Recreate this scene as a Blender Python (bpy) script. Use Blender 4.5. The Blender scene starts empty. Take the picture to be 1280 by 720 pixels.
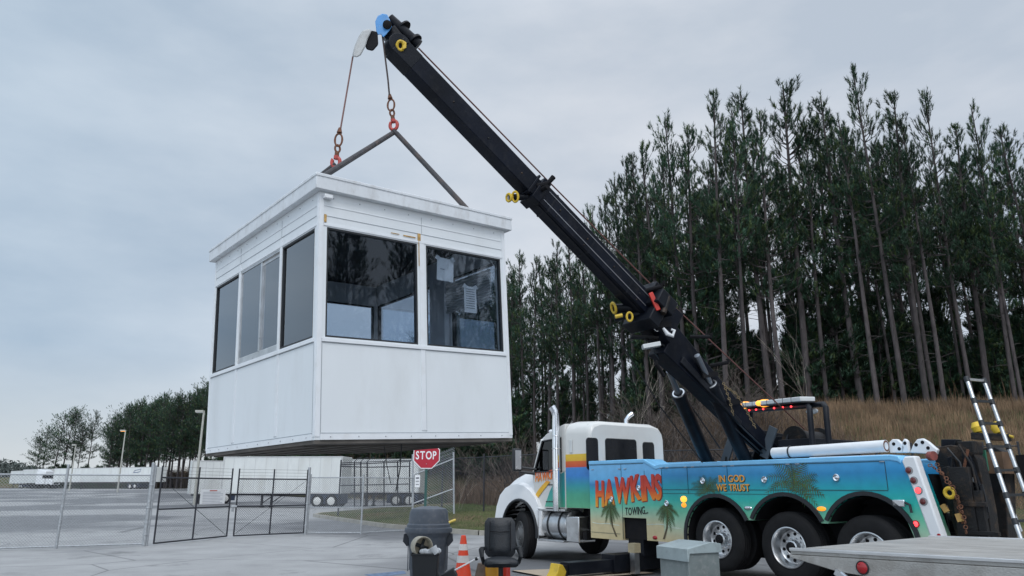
import bpy, math, random
import numpy as np
from mathutils import Vector, Matrix, noise as mnoise
R = math.radians
S = bpy.context.scene
col = S.collection
rng = random.Random(7)

# ------------------------------------------------------------------ camera
CAM_H = 1.545; PITCH = 0.263; FPX = 924.0
cam_d = bpy.data.cameras.new('camera'); cam = bpy.data.objects.new('camera', cam_d); col.objects.link(cam)
cam.location = (0, 0, CAM_H); cam.rotation_euler = (math.pi/2 + PITCH, 0, 0)
cam_d.sensor_width = 36.0; cam_d.lens = 36.0*FPX/1280.0
cam_d.clip_start = 0.1; cam_d.clip_end = 20000
S.camera = cam

# ------------------------------------------------------------------ light
SUN_EL, SUN_AZ = R(52), R(178)      # azimuth clockwise from +Y
S.view_settings.view_transform = 'Standard'; S.view_settings.look = 'None'
S.view_settings.exposure = 0.0; S.view_settings.gamma = 1.0
w = bpy.data.worlds.new('World'); S.world = w; w.use_nodes = True
nt = w.node_tree; N = nt.nodes; L = nt.links
for n in list(N): N.remove(n)
out = N.new('ShaderNodeOutputWorld'); bg = N.new('ShaderNodeBackground'); bg.inputs['Strength'].default_value = 0.1
sky = N.new('ShaderNodeTexSky'); sky.sky_type = 'NISHITA'; sky.sun_disc = False
sky.sun_elevation = SUN_EL; sky.sun_rotation = SUN_AZ
tc = N.new('ShaderNodeTexCoord'); mp = N.new('ShaderNodeMapping'); mp.inputs['Scale'].default_value = (1, 1, 2.6)
L.new(tc.outputs['Generated'], mp.inputs['Vector'])
n1 = N.new('ShaderNodeTexNoise'); n1.inputs['Scale'].default_value = 2.3; n1.inputs['Detail'].default_value = 8; n1.inputs['Roughness'].default_value = .52
L.new(mp.outputs['Vector'], n1.inputs['Vector'])
cr = N.new('ShaderNodeValToRGB'); L.new(n1.outputs['Fac'], cr.inputs['Fac'])
cr.color_ramp.elements[0].position = .37; cr.color_ramp.elements[0].color = (.54, .615, .715, 1)
cr.color_ramp.elements[1].position = .63; cr.color_ramp.elements[1].color = (.76, .80, .865, 1)
# west side a little bluer and darker, horizon paler
sp = N.new('ShaderNodeSeparateXYZ'); L.new(tc.outputs['Generated'], sp.inputs['Vector'])
mr = N.new('ShaderNodeMapRange'); mr.inputs['From Min'].default_value = -.55; mr.inputs['From Max'].default_value = .1
L.new(sp.outputs['X'], mr.inputs['Value'])
mw = N.new('ShaderNodeMix'); mw.data_type = 'RGBA'; mw.blend_type = 'MULTIPLY'; mw.inputs['Factor'].default_value = 1
tint = N.new('ShaderNodeMix'); tint.data_type = 'RGBA'
L.new(mr.outputs['Result'], tint.inputs['Factor']); tint.inputs['A'].default_value = (.79, .885, .95, 1); tint.inputs['B'].default_value = (1, 1, 1, 1)
L.new(cr.outputs['Color'], mw.inputs['A']); L.new(tint.outputs['Result'], mw.inputs['B'])
hz = N.new('ShaderNodeMapRange'); hz.inputs['From Min'].default_value = 0.0; hz.inputs['From Max'].default_value = .16
hz.inputs['To Min'].default_value = .8; hz.inputs['To Max'].default_value = 0
L.new(sp.outputs['Z'], hz.inputs['Value'])
mh = N.new('ShaderNodeMix'); mh.data_type = 'RGBA'; L.new(hz.outputs['Result'], mh.inputs['Factor'])
L.new(mw.outputs['Result'], mh.inputs['A']); mh.inputs['B'].default_value = (.72, .745, .75, 1)
sc = N.new('ShaderNodeVectorMath'); sc.operation = 'SCALE'
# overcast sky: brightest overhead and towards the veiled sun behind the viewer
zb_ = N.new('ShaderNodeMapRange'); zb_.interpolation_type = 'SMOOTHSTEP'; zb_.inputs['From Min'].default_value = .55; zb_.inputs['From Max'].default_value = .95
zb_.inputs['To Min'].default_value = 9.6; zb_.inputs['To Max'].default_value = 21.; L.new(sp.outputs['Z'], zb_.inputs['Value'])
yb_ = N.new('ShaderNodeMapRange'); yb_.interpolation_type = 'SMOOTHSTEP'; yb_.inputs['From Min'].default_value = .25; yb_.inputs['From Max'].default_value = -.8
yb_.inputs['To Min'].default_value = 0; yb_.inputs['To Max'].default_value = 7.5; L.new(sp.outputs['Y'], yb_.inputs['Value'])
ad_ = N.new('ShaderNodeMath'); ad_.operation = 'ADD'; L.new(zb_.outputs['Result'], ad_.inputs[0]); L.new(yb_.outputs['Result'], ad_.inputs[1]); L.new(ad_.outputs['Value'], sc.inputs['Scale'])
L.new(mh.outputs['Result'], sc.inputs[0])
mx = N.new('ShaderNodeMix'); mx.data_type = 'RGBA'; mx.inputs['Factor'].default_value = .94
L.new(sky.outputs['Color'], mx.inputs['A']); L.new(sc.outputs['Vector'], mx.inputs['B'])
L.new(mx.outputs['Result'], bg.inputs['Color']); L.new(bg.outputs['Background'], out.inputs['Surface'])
sun_d = bpy.data.lights.new('sun', 'SUN'); sun_d.energy = 1.1; sun_d.angle = R(25); sun_d.color = (1, .97, .93)
sun = bpy.data.objects.new('sun', sun_d); col.objects.link(sun)
sd = Vector((math.sin(SUN_AZ)*math.cos(SUN_EL), math.cos(SUN_AZ)*math.cos(SUN_EL), math.sin(SUN_EL)))
sun.rotation_euler = sd.to_track_quat('Z', 'Y').to_euler()

# ------------------------------------------------------------------ survey helpers (photo ray -> place in the world)
def ray(px, py):
    x = (px-640)/FPX; y = -(py-360)/FPX; c, s = math.cos(PITCH), math.sin(PITCH)
    return Vector((x, c - y*s, y*c + s))
def at_y(px, py, Y):
    d = ray(px, py); return Vector((0, 0, CAM_H)) + d*(Y/d.y)
def at_z(px, py, z):
    d = ray(px, py); return Vector((0, 0, CAM_H)) + d*((z-CAM_H)/d.z)

# ------------------------------------------------------------------ materials
MATS = {}
def mat(name, c, rough=.6, metal=0, var=.12, scale=4., bump=0., bscale=40., spec=.5, dirt=None, dscale=1.5, damt=.35, coat=0., randv=0., emit=None, es=0., coords='Object', stretch=None, tr=0.):
    if name in MATS: return MATS[name]
    m = bpy.data.materials.new(name); m.use_nodes = True; t = m.node_tree; n = t.nodes; l = t.links
    b = n['Principled BSDF']; b.inputs['Roughness'].default_value = rough; b.inputs['Metallic'].default_value = metal
    b.inputs['Specular IOR Level'].default_value = spec; b.inputs['Coat Weight'].default_value = coat
    co = n.new('ShaderNodeTexCoord'); v = co.outputs[coords]
    if stretch:
        mpp = n.new('ShaderNodeMapping'); mpp.inputs['Scale'].default_value = stretch; l.new(v, mpp.inputs['Vector']); v = mpp.outputs['Vector']
    nz = n.new('ShaderNodeTexNoise'); nz.inputs['Scale'].default_value = scale; nz.inputs['Detail'].default_value = 6; l.new(v, nz.inputs['Vector'])
    rp = n.new('ShaderNodeValToRGB'); l.new(nz.outputs['Fac'], rp.inputs['Fac'])
    rp.color_ramp.elements[0].position = .3; rp.color_ramp.elements[1].position = .7
    rp.color_ramp.elements[0].color = (*[max(0, k*(1-var)) for k in c], 1); rp.color_ramp.elements[1].color = (*[min(1, k*(1+var)) for k in c], 1)
    colr = rp.outputs['Color']
    if dirt:
        d = n.new('ShaderNodeTexNoise'); d.inputs['Scale'].default_value = dscale; d.inputs['Detail'].default_value = 8; d.inputs['Roughness'].default_value = .65; l.new(v, d.inputs['Vector'])
        dr = n.new('ShaderNodeMapRange'); dr.inputs['From Min'].default_value = .5; dr.inputs['From Max'].default_value = .75; dr.inputs['To Max'].default_value = damt; l.new(d.outputs['Fac'], dr.inputs['Value'])
        mm = n.new('ShaderNodeMix'); mm.data_type = 'RGBA'; l.new(dr.outputs['Result'], mm.inputs['Factor']); l.new(colr, mm.inputs['A']); mm.inputs['B'].default_value = (*dirt, 1); colr = mm.outputs['Result']
    if randv:
        oi = n.new('ShaderNodeObjectInfo'); mr_ = n.new('ShaderNodeMapRange'); mr_.inputs['To Min'].default_value = 1-randv; mr_.inputs['To Max'].default_value = 1+randv; l.new(oi.outputs['Random'], mr_.inputs['Value'])
        vs = n.new('ShaderNodeVectorMath'); vs.operation = 'SCALE'; l.new(colr, vs.inputs[0]); l.new(mr_.outputs['Result'], vs.inputs['Scale']); colr = vs.outputs['Vector']
    l.new(colr, b.inputs['Base Color'])
    rr = n.new('ShaderNodeMapRange'); rr.inputs['To Min'].default_value = max(0, rough-.08); rr.inputs['To Max'].default_value = min(1, rough+.1); l.new(nz.outputs['Fac'], rr.inputs['Value']); l.new(rr.outputs['Result'], b.inputs['Roughness'])
    if bump:
        bn = n.new('ShaderNodeTexNoise'); bn.inputs['Scale'].default_value = bscale; bn.inputs['Detail'].default_value = 4; l.new(v, bn.inputs['Vector'])
        bb = n.new('ShaderNodeBump'); bb.inputs['Strength'].default_value = bump; bb.inputs['Distance'].default_value = .02; l.new(bn.outputs['Fac'], bb.inputs['Height']); l.new(bb.outputs['Normal'], b.inputs['Normal'])
    if emit:
        b.inputs['Emission Color'].default_value = (*emit, 1); b.inputs['Emission Strength'].default_value = es
    MATS[name] = m; return m
def glass(name, tintc=(.6, .65, .7), body=.0, ior=1.5, boost=1.0):
    if name in MATS: return MATS[name]
    m = bpy.data.materials.new(name); m.use_nodes = True; t = m.node_tree; n = t.nodes; l = t.links
    n.remove(n['Principled BSDF']); o = n['Material Output']
    tr = n.new('ShaderNodeBsdfTransparent'); tr.inputs['Color'].default_value = (*tintc, 1)
    gl = n.new('ShaderNodeBsdfGlossy'); gl.inputs['Roughness'].default_value = .01; gl.inputs['Color'].default_value = (.9, .95, 1, 1)
    fr = n.new('ShaderNodeFresnel'); fr.inputs['IOR'].default_value = ior
    mu = n.new('ShaderNodeMath'); mu.operation = 'MULTIPLY'; mu.inputs[1].default_value = boost; mu.use_clamp = True; l.new(fr.outputs['Fac'], mu.inputs[0])
    mi = n.new('ShaderNodeMixShader'); l.new(mu.outputs['Value'], mi.inputs['Fac']); l.new(tr.outputs['BSDF'], mi.inputs[1]); l.new(gl.outputs['BSDF'], mi.inputs[2])
    l.new(mi.outputs['Shader'], o.inputs['Surface']); MATS[name] = m; return m
def gradient_mat(name, stops, z0, z1, rough=.3, coat=.3, tilt=0., wob=.03, bright=1.0):
    """paint whose colour runs with the height on the panel (printed wrap)"""
    m = bpy.data.materials.new(name); m.use_nodes = True; t = m.node_tree; n = t.nodes; l = t.links
    b = n['Principled BSDF']; b.inputs['Roughness'].default_value = rough; b.inputs['Coat Weight'].default_value = coat
    co = n.new('ShaderNodeTexCoord'); s = n.new('ShaderNodeSeparateXYZ'); l.new(co.outputs['Object'], s.inputs['Vector'])
    nz = n.new('ShaderNodeTexNoise'); nz.inputs['Scale'].default_value = 2.2; nz.inputs['Detail'].default_value = 5; l.new(co.outputs['Object'], nz.inputs['Vector'])
    a = n.new('ShaderNodeMath'); a.operation = 'MULTIPLY_ADD'; a.inputs[1].default_value = wob*2; l.new(nz.outputs['Fac'], a.inputs[0]); l.new(s.outputs['Z'], a.inputs[2])
    a2 = n.new('ShaderNodeMath'); a2.operation = 'MULTIPLY_ADD'; a2.inputs[1].default_value = -tilt; l.new(s.outputs['X'], a2.inputs[0]); l.new(a.outputs['Value'], a2.inputs[2])
    r = n.new('ShaderNodeMapRange'); r.inputs['From Min'].default_value = z0+wob; r.inputs['From Max'].default_value = z1+wob; l.new(a2.outputs['Value'], r.inputs['Value'])
    cp = n.new('ShaderNodeValToRGB'); l.new(r.outputs['Result'], cp.inputs['Fac'])
    e = cp.color_ramp.elements
    for i, (p, c) in enumerate(stops):
        el = e[i] if i < 2 else e.new(p)
        el.position = p; el.color = (*c, 1)
    mm = n.new('ShaderNodeMix'); mm.data_type = 'RGBA'; mm.blend_type = 'MULTIPLY'; mm.inputs['Factor'].default_value = .5
    n2 = n.new('ShaderNodeTexNoise'); n2.inputs['Scale'].default_value = 6; n2.inputs['Detail'].default_value = 8; l.new(co.outputs['Object'], n2.inputs['Vector'])
    c2 = n.new('ShaderNodeValToRGB'); c2.color_ramp.elements[0].position = .3; c2.color_ramp.elements[0].color = (.75, .75, .75, 1); c2.color_ramp.elements[1].position = .6; l.new(n2.outputs['Fac'], c2.inputs['Fac'])
    l.new(cp.outputs['Color'], mm.inputs['A']); l.new(c2.outputs['Color'], mm.inputs['B']); l.new(mm.outputs['Result'], b.inputs['Base Color'])
    MATS[name] = m; return m

M_white = mat('white_paint', (.74, .76, .78), .35, var=.03, dirt=(.45, .43, .38), damt=.12, coat=.2)
M_booth = mat('booth_panel', (.71, .745, .77), .5, var=.035, scale=1.6, dirt=(.42, .42, .40), dscale=1.8, damt=.22, stretch=(1, 1, .3), bump=.12, bscale=1.6)
M_boothtrim = mat('booth_trim', (.74, .77, .80), .45, var=.03, dirt=(.45, .42, .36), dscale=5, damt=.25)
M_fascia = mat('booth_fascia', (.66, .69, .72), .55, var=.05, dirt=(.25, .22, .18), dscale=5, damt=.38, stretch=(2, 2, .8))
M_rust = mat('rust_stain', (.45, .28, .10), .8, var=.4, scale=20)
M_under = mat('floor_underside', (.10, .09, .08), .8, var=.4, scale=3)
M_black = mat('black_paint', (.007, .009, .014), .42, var=.3, dirt=(.03, .028, .025), damt=.3, dscale=4, bump=.15, spec=.18)
M_blackm = mat('black_matte', (.009, .009, .011), .8, var=.3, dirt=(.03, .026, .022), damt=.4, spec=.2)
M_grime = mat('greasy_steel', (.012, .012, .013), .55, var=.4, dirt=(.13, .08, .045), damt=.75, dscale=4.5, bump=.3, spec=.3)
M_rubber = mat('rubber', (.010, .010, .011), .75, var=.3, scale=8, spec=.25, dirt=(.028, .026, .024), damt=.3, bump=.2, bscale=60)
M_chrome = mat('chrome', (.75, .77, .8), .12, 1, var=.05)
M_alu = mat('aluminium', (.62, .63, .64), .3, 1, var=.12, scale=10, dirt=(.3, .29, .27), damt=.4)
M_deck = mat('aluminium_deck', (.42, .41, .39), .5, .55, var=.22, scale=2.5, dirt=(.18, .15, .12), damt=.6, dscale=3, bump=.25, bscale=70, stretch=(1, 5, 1))
M_galv = mat('galvanised_steel', (.38, .40, .42), .5, .5, var=.2, scale=20)
M_fblack = mat('black_vinyl_steel', (.02, .022, .03), .5, var=.2)
M_dglass = mat('dark_glass', (.006, .008, .012), .06, var=.1, spec=.25)
M_yellow = mat('yellow_paint', (.62, .42, .03), .5, var=.2, dirt=(.1, .08, .04), damt=.5, dscale=8)
M_red = mat('red_paint', (.50, .03, .02), .45, var=.15)
M_rusty = mat('rusty_hook', (.16, .07, .04), .7, .3, var=.4, scale=30)
M_redhook = mat('worn_red_hook', (.42, .05, .04), .5, var=.3, scale=30, dirt=(.15, .08, .06), dscale=20, damt=.6)
M_wire = mat('wire_rope', (.10, .08, .075), .6, .5, var=.3, scale=60)
M_sling = mat('black_sling', (.05, .05, .055), .8, var=.3, scale=12, dirt=(.2, .12, .08), damt=.4, dscale=5)
M_blue = mat('blue_sheave', (.07, .28, .62), .5, var=.12, dirt=(.3, .35, .4), damt=.5, dscale=18)
M_greyhead = mat('grey_fairlead', (.42, .43, .43), .55, var=.15, dirt=(.2, .18, .16), damt=.5, dscale=14)
M_amberlit = mat('amber_lit', (.5, .16, .02), .3, emit=(1, .27, .015), es=1.5)
M_ambercore = mat('amber_core', (.5, .2, .03), .3, emit=(1, .36, .04), es=2.1)
M_redlit = mat('red_lit', (.8, .03, .02), .3, emit=(1, .05, .06), es=3)
M_redlens = mat('red_lens', (.35, .01, .015), .2, var=.1, coat=.5)
M_darklens = mat('dark_red_lens', (.12, .02, .02), .2, var=.1, coat=.5)
M_lens = mat('clear_lens', (.62, .64, .64), .2, var=.06, coat=.3)
M_greypl = mat('grey_plastic', (.085, .10, .125), .5, var=.15, dirt=(.2, .2, .2), damt=.45, dscale=16, bump=.1)
M_blackpl = mat('black_plastic', (.015, .018, .022), .5, var=.15)
M_leather = mat('black_leather', (.012, .016, .022), .42, var=.25, scale=14, bump=.35, bscale=55)
M_orange = mat('cone_orange', (.72, .06, .02), .5, var=.08, dirt=(.2, .08, .05), damt=.3, dscale=9)
M_refl = mat('cone_band', (.62, .60, .58), .5, var=.12, dirt=(.3, .28, .26), damt=.4, dscale=9)
M_signred = mat('sign_red', (.42, .015, .035), .4, var=.06)
M_signw = mat('sign_white', (.78, .79, .8), .45, var=.04)
M_green = mat('green_post', (.03, .09, .08), .6, var=.15)
M_cab = mat('grey_cabinet_paint', (.17, .20, .20), .5, var=.15, dirt=(.32, .33, .32), damt=.6, dscale=14, bump=.15)
M_beige = mat('beige_paper', (.55, .5, .4), .7, var=.12)
M_paper = mat('paper', (.72, .74, .76), .8, var=.06)
M_print = mat('print_ink', (.1, .11, .13), .8)
M_wood = mat('plywood', (.40, .32, .24), .8, var=.25, scale=6, stretch=(1, 8, 1))
M_brown = mat('brown_bag', (.17, .12, .09), .8, var=.35, scale=9, bump=.3)
M_oryel = mat('orange_yellow', (.80, .36, .02), .5, var=.15)
M_trailer = mat('trailer_white', (.68, .70, .69), .45, var=.06, dirt=(.36, .34, .29), damt=.45, dscale=1, stretch=(1, 1, .3), randv=.07)
M_skirt = mat('trailer_frame', (.04, .04, .045), .6, var=.2)
M_conc = mat('concrete', (.33, .31, .27), .85, var=.25, scale=3, dirt=(.15, .13, .1), damt=.5, dscale=1.5, bump=.3)
M_bark = mat('pine_bark', (.068, .058, .058), .9, var=.4, scale=7, bump=.6, bscale=20, randv=.3, stretch=(1, 1, .25))
M_twig = mat('grey_twig', (.075, .060, .052), .9, var=.3, scale=3, randv=.25)
M_needle = mat('pine_needles', (.038, .080, .048), .65, var=.55, scale=.9, randv=.28, spec=.25)
M_needle2 = mat('pine_needles_light', (.080, .120, .045), .65, var=.4, scale=.9, randv=.25, spec=.25)
M_under_l = mat('understory_leaves', (.022, .035, .020), .7, var=.5, scale=.8, randv=.3, spec=.2)
M_straw = mat('dry_grass', (.205, .135, .080), .9, var=.6, scale=.9)
M_brush = mat('dry_brush', (.125, .088, .064), .95, var=.5, scale=.3)
M_vine = mat('green_brush', (.055, .075, .03), .9, var=.5, scale=.5)
M_blind = mat('blind_slat', (.6, .62, .64), .5)
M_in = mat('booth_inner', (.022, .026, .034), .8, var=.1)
M_inw = mat('booth_inner_white', (.70, .73, .77), .6, var=.06)
G_booth = glass('booth_glass', (.80, .84, .88), ior=1.45, boost=.62)
G_side = glass('booth_side_glass', (.48, .52, .58), ior=1.6, boost=2.0)
G_cab = glass('cab_glass', (.12, .15, .17), ior=1.5, boost=1.2)

# ------------------------------------------------------------------ mesh builder
class MB:
    def __init__(s): s.v = []; s.f = []; s.mi = []; s.cur = 0; s.parts = []
    def add(s, vs, fs):
        k = len(s.v); s.v += [tuple(p) for p in vs]; s.parts.append((k, len(s.f), len(vs), len(fs)))
        for f in fs: s.f.append(tuple(k+i for i in f)); s.mi.append(s.cur)
        return s
    def box(s, c, d, M=None):
        c = Vector(c); vs = []
        for x in (-.5, .5):
            for y in (-.5, .5):
                for z in (-.5, .5):
                    p = Vector((x*d[0], y*d[1], z*d[2])); vs.append(c + (M @ p if M else p))
        return s.add(vs, [(0, 1, 3, 2), (4, 6, 7, 5), (0, 4, 5, 1), (2, 3, 7, 6), (0, 2, 6, 4), (1, 5, 7, 3)])
    def bb(s, a, b):
        return s.box([(a[i]+b[i])/2 for i in range(3)], [abs(b[i]-a[i]) for i in range(3)])
    def beam(s, a, b, w, h, up=(0, 0, 1)):
        a, b = Vector(a), Vector(b); d = (b-a).normalized(); u = Vector(up); sd_ = d.cross(u)
        if sd_.length < 1e-4: sd_ = d.cross(Vector((1, 0, 0)))
        sd_.normalize(); u = sd_.cross(d)
        M = Matrix((d, sd_, u)).transposed()
        return s.box((a+b)/2, ((b-a).length, w, h), M)
    def tube(s, pts, r, n=8, caps=True):
        pts = [Vector(p) for p in pts]; m = len(pts); rs = r if isinstance(r, (list, tuple)) else [r]*m
        vs = []; pu = None
        for i, p in enumerate(pts):
            d = (pts[min(i+1, m-1)] - pts[max(i-1, 0)]); d.normalize()
            if pu is None: pu = d.orthogonal().normalized()
            else:
                pu = pu - d*pu.dot(d)
                pu = d.orthogonal().normalized() if pu.length < 1e-5 else pu.normalized()
            q = d.cross(pu)
            for k in range(n):
                a = 2*math.pi*k/n; vs.append(p + (pu*math.cos(a)+q*math.sin(a))*rs[i])
        fs = [(i*n+k, i*n+(k+1) % n, (i+1)*n+(k+1) % n, (i+1)*n+k) for i in range(m-1) for k in range(n)]
        if caps: fs += [tuple(range(n-1, -1, -1)), tuple((m-1)*n+k for k in range(n))]
        return s.add(vs, fs)
    def lathe(s, c, axis, prof, n=32, up=None):
        """prof: list of (distance along axis, radius)"""
        c = Vector(c); d = Vector(axis).normalized(); u = d.orthogonal().normalized(); q = d.cross(u); vs = []
        for (t, r) in prof:
            for k in range(n):
                a = 2*math.pi*k/n; vs.append(c + d*t + (u*math.cos(a)+q*math.sin(a))*max(r, 1e-4))
        m = len(prof)
        fs = [(i*n+k, i*n+(k+1) % n, (i+1)*n+(k+1) % n, (i+1)*n+k) for i in range(m-1) for k in range(n)]
        return s.add(vs, fs)
    def torus(s, c, axis, Rm, r, n=24, k=8, arc=1.0, sc=(1, 1)):
        c = Vector(c); d = Vector(axis).normalized(); u = d.orthogonal().normalized()
        if abs(d.z) < .99: u = Vector((0, 0, 1)) - d*d.z; u.normalize()
        q = d.cross(u); closed = arc >= 1; cnt = n if closed else n+1; vs = []
        for i in range(cnt):
            a = 2*math.pi*arc*i/n; rad = u*math.cos(a)*sc[0]+q*math.sin(a)*sc[1]; p = c + rad*Rm
            rn = rad.normalized()
            for j in range(k):
                b = 2*math.pi*j/k; vs.append(p + (rn*math.cos(b)+d*math.sin(b))*r)
        fs = []
        for i in range(n):
            i2 = (i+1) % cnt
            for j in range(k): fs.append((i*k+j, i*k+(j+1) % k, i2*k+(j+1) % k, i2*k+j))
        return s.add(vs, fs)
    def prism(s, poly, f0, f1):
        """poly: 2D points, f0/f1 map them to the two faces"""
        n = len(poly); vs = [f0(*p) for p in poly] + [f1(*p) for p in poly]
        fs = [tuple(range(n)), tuple(range(2*n-1, n-1, -1))] + [(i, i+n, (i+1) % n+n, (i+1) % n) for i in range(n)]
        return s.add(vs, fs)
    def sphere(s, c, r, n=14, m=8):
        c = Vector(c); rr = r if isinstance(r, (tuple, list)) else (r, r, r); vs = []; fs = []
        for i in range(m+1):
            t = math.pi*i/m
            for k in range(n):
                a = 2*math.pi*k/n; vs.append(c + Vector((rr[0]*math.sin(t)*math.cos(a), rr[1]*math.sin(t)*math.sin(a), rr[2]*math.cos(t))))
        for i in range(m):
            for k in range(n): fs.append((i*n+k, (i+1)*n+k, (i+1)*n+(k+1) % n, i*n+(k+1) % n))
        return s.add(vs, fs)
    def mesh(s, name, mats, angle=35):
        me = bpy.data.meshes.new(name); me.from_pydata([tuple(v) for v in s.v], [], s.f)
        ms = mats if isinstance(mats, (list, tuple)) else [mats]
        for m in ms: me.materials.append(m)
        if len(ms) > 1: me.polygons.foreach_set('material_index', s.mi)
        if angle:
            me.polygons.foreach_set('use_smooth', [True]*len(me.polygons)); me.set_sharp_from_angle(angle=R(angle))
        me.update(); return me
    def build_each(s, name, mats, parent=None, **kw):
        out_ = []
        for (v0, f0, nv, nf) in s.parts:
            m_ = MB(); m_.add(s.v[v0:v0+nv], [tuple(i-v0 for i in f) for f in s.f[f0:f0+nf]]); out_.append(m_.build(name, mats, parent, **kw))
        return out_
    def build(s, name, mats, parent=None, angle=35, bevel=0, fix=True, loc=None, rot=None):
        me = s.mesh(name, mats, angle)
        if fix and len(s.f) < 20000:
            import bmesh
            bm = bmesh.new(); bm.from_mesh(me); bmesh.ops.recalc_face_normals(bm, faces=bm.faces); bm.to_mesh(me); bm.free()
        o = bpy.data.objects.new(name, me); col.objects.link(o)
        if parent: o.parent = parent
        if loc is not None: o.location = loc
        if rot is not None: o.rotation_euler = rot
        if bevel:
            bv = o.modifiers.new('bevel', 'BEVEL'); bv.width = bevel; bv.segments = 2; bv.limit_method = 'ANGLE'; bv.angle_limit = R(40)
        return o
def thing(name, label, cat, loc=(0, 0, 0), rz=0, group=None, rot=None):
    o = bpy.data.objects.new(name, None); col.objects.link(o); o.empty_display_size = .3
    o.location = loc; o.rotation_euler = rot if rot else (0, 0, rz); return tag(o, label, cat, group)
def tag(o, label=None, cat=None, group=None, kind=None):
    if label: o['label'] = label
    if cat: o['category'] = cat
    if group: o['group'] = group
    if kind: o['kind'] = kind
    return o
def copy_tree(o, parent=None):
    c = o.copy(); col.objects.link(c)
    if parent: c.parent = parent
    for ch in [k for k in CH.get(o.name, [])]: copy_tree(ch, c)
    return c
CH = {}
def note_children():
    CH.clear()
    for o in S.objects:
        if o.parent: CH.setdefault(o.parent.name, []).append(o)
def text_geo(txt, size, offset=0., extrude=.003, jitter=0, sx=1., space=1., seed=1):
    r = random.Random(seed); V = []; F = []; x = 0
    for chx in txt:
        if chx == ' ': x += size*.35*sx; continue
        cu = bpy.data.curves.new('t', 'FONT'); cu.body = chx; cu.size = size; cu.offset = offset; cu.extrude = extrude; cu.resolution_u = 4
        ob = bpy.data.objects.new('t', cu); col.objects.link(ob); bpy.context.view_layer.update()
        me = bpy.data.meshes.new_from_object(ob.evaluated_get(bpy.context.evaluated_depsgraph_get()))
        vs = [v.co.copy() for v in me.vertices]; fs = [tuple(p.vertices) for p in me.polygons]
        bpy.data.objects.remove(ob); bpy.data.meshes.remove(me); bpy.data.curves.remove(cu)
        x0 = min(v.x for v in vs); x1 = max(v.x for v in vs)
        a = r.uniform(-jitter, jitter); yo = r.uniform(-jitter, jitter)*size*.5; k0 = len(V)
        for v in vs:
            q = Vector(((v.x-(x0+x1)/2)*sx, v.y-size*.35, v.z)); q = Matrix.Rotation(a, 3, 'Z') @ q
            V.append(Vector((q.x+x+(x1-x0)*sx/2, q.y+size*.35+yo, q.z)))
        F += [tuple(k0+i for i in f) for f in fs]
        x += ((x1-x0)*sx+size*.09*space)
    return V, F, x

# ------------------------------------------------------------------ terrain
KERB = [(-1.06, 25.84), (-2.2, 27.1), (-5.0, 30.6), (-7.3, 35.0), (-10.6, 41.5), (-11.0, 44.5), (-9.6, 48), (-6.5, 60), (-6, 72), (-14, 84), (-34, 104), (-62, 158), (-104, 200), (-240, 225), (-420, 300)]
KR = [(200, 6), (90, 11), (40, 15.5), (20, 18.5), (8, 21.5), (3, 23.6)]
LINE = KR + KERB
POLY = LINE + [(-420, 900), (420, 900), (420, 6)]
def seg_dist(P, line):
    best = np.full(len(P), 1e9)
    for (ax_, ay), (bx, by) in zip(line[:-1], line[1:]):
        d = np.array([bx-ax_, by-ay]); L2 = d@d; t = np.clip(((P-[ax_, ay])@d)/L2, 0, 1)
        q = np.array([ax_, ay]) + t[:, None]*d; best = np.minimum(best, np.hypot(*(P-q).T))
    return best
def inside(P, poly):
    c = np.zeros(len(P), bool); n = len(poly)
    for i in range(n):
        (x1, y1), (x2, y2) = poly[i], poly[(i+1) % n]
        cond = ((y1 > P[:, 1]) != (y2 > P[:, 1])); 
        with np.errstate(divide='ignore', invalid='ignore'):
            xi = (x2-x1)*(P[:, 1]-y1)/((y2-y1) if y2 != y1 else 1e-9)+x1
        c ^= cond & (P[:, 0] < xi)
    return c
def sstep(a, b, x):
    t = np.clip((x-a)/(b-a), 0, 1); return t*t*(3-2*t)
def yard(P): return 1.2*sstep(70, 150, P[:, 1])
def hill(P):
    P = np.atleast_2d(np.asarray(P, float)); d = seg_dist(P, LINE); ins = inside(P, POLY); d = np.where(ins, d, -d)
    hm = 6.3 - 3.6*sstep(12, -110, P[:, 0])*1.0
    hm = np.where(P[:, 0] < 12, 5.8 - 3.1*sstep(-12, 110, -P[:, 0]), 5.8)
    z = .13 + .5*np.clip(d/6., 0, 1) + (hm-.6)*sstep(5.5, 25, d) + .02*np.clip(d-25, 0, 60)
    bump = .18*np.sin(P[:, 0]*.7+P[:, 1]*.31)*np.cos(P[:, 1]*.53-P[:, 0]*.2)*sstep(6, 12, d)
    z = z + bump + yard(P)
    z = np.where(d < -.05, -.3, z); return z, d
def hz_at(x, y): return float(hill([(x, y)])[0][0])

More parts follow.
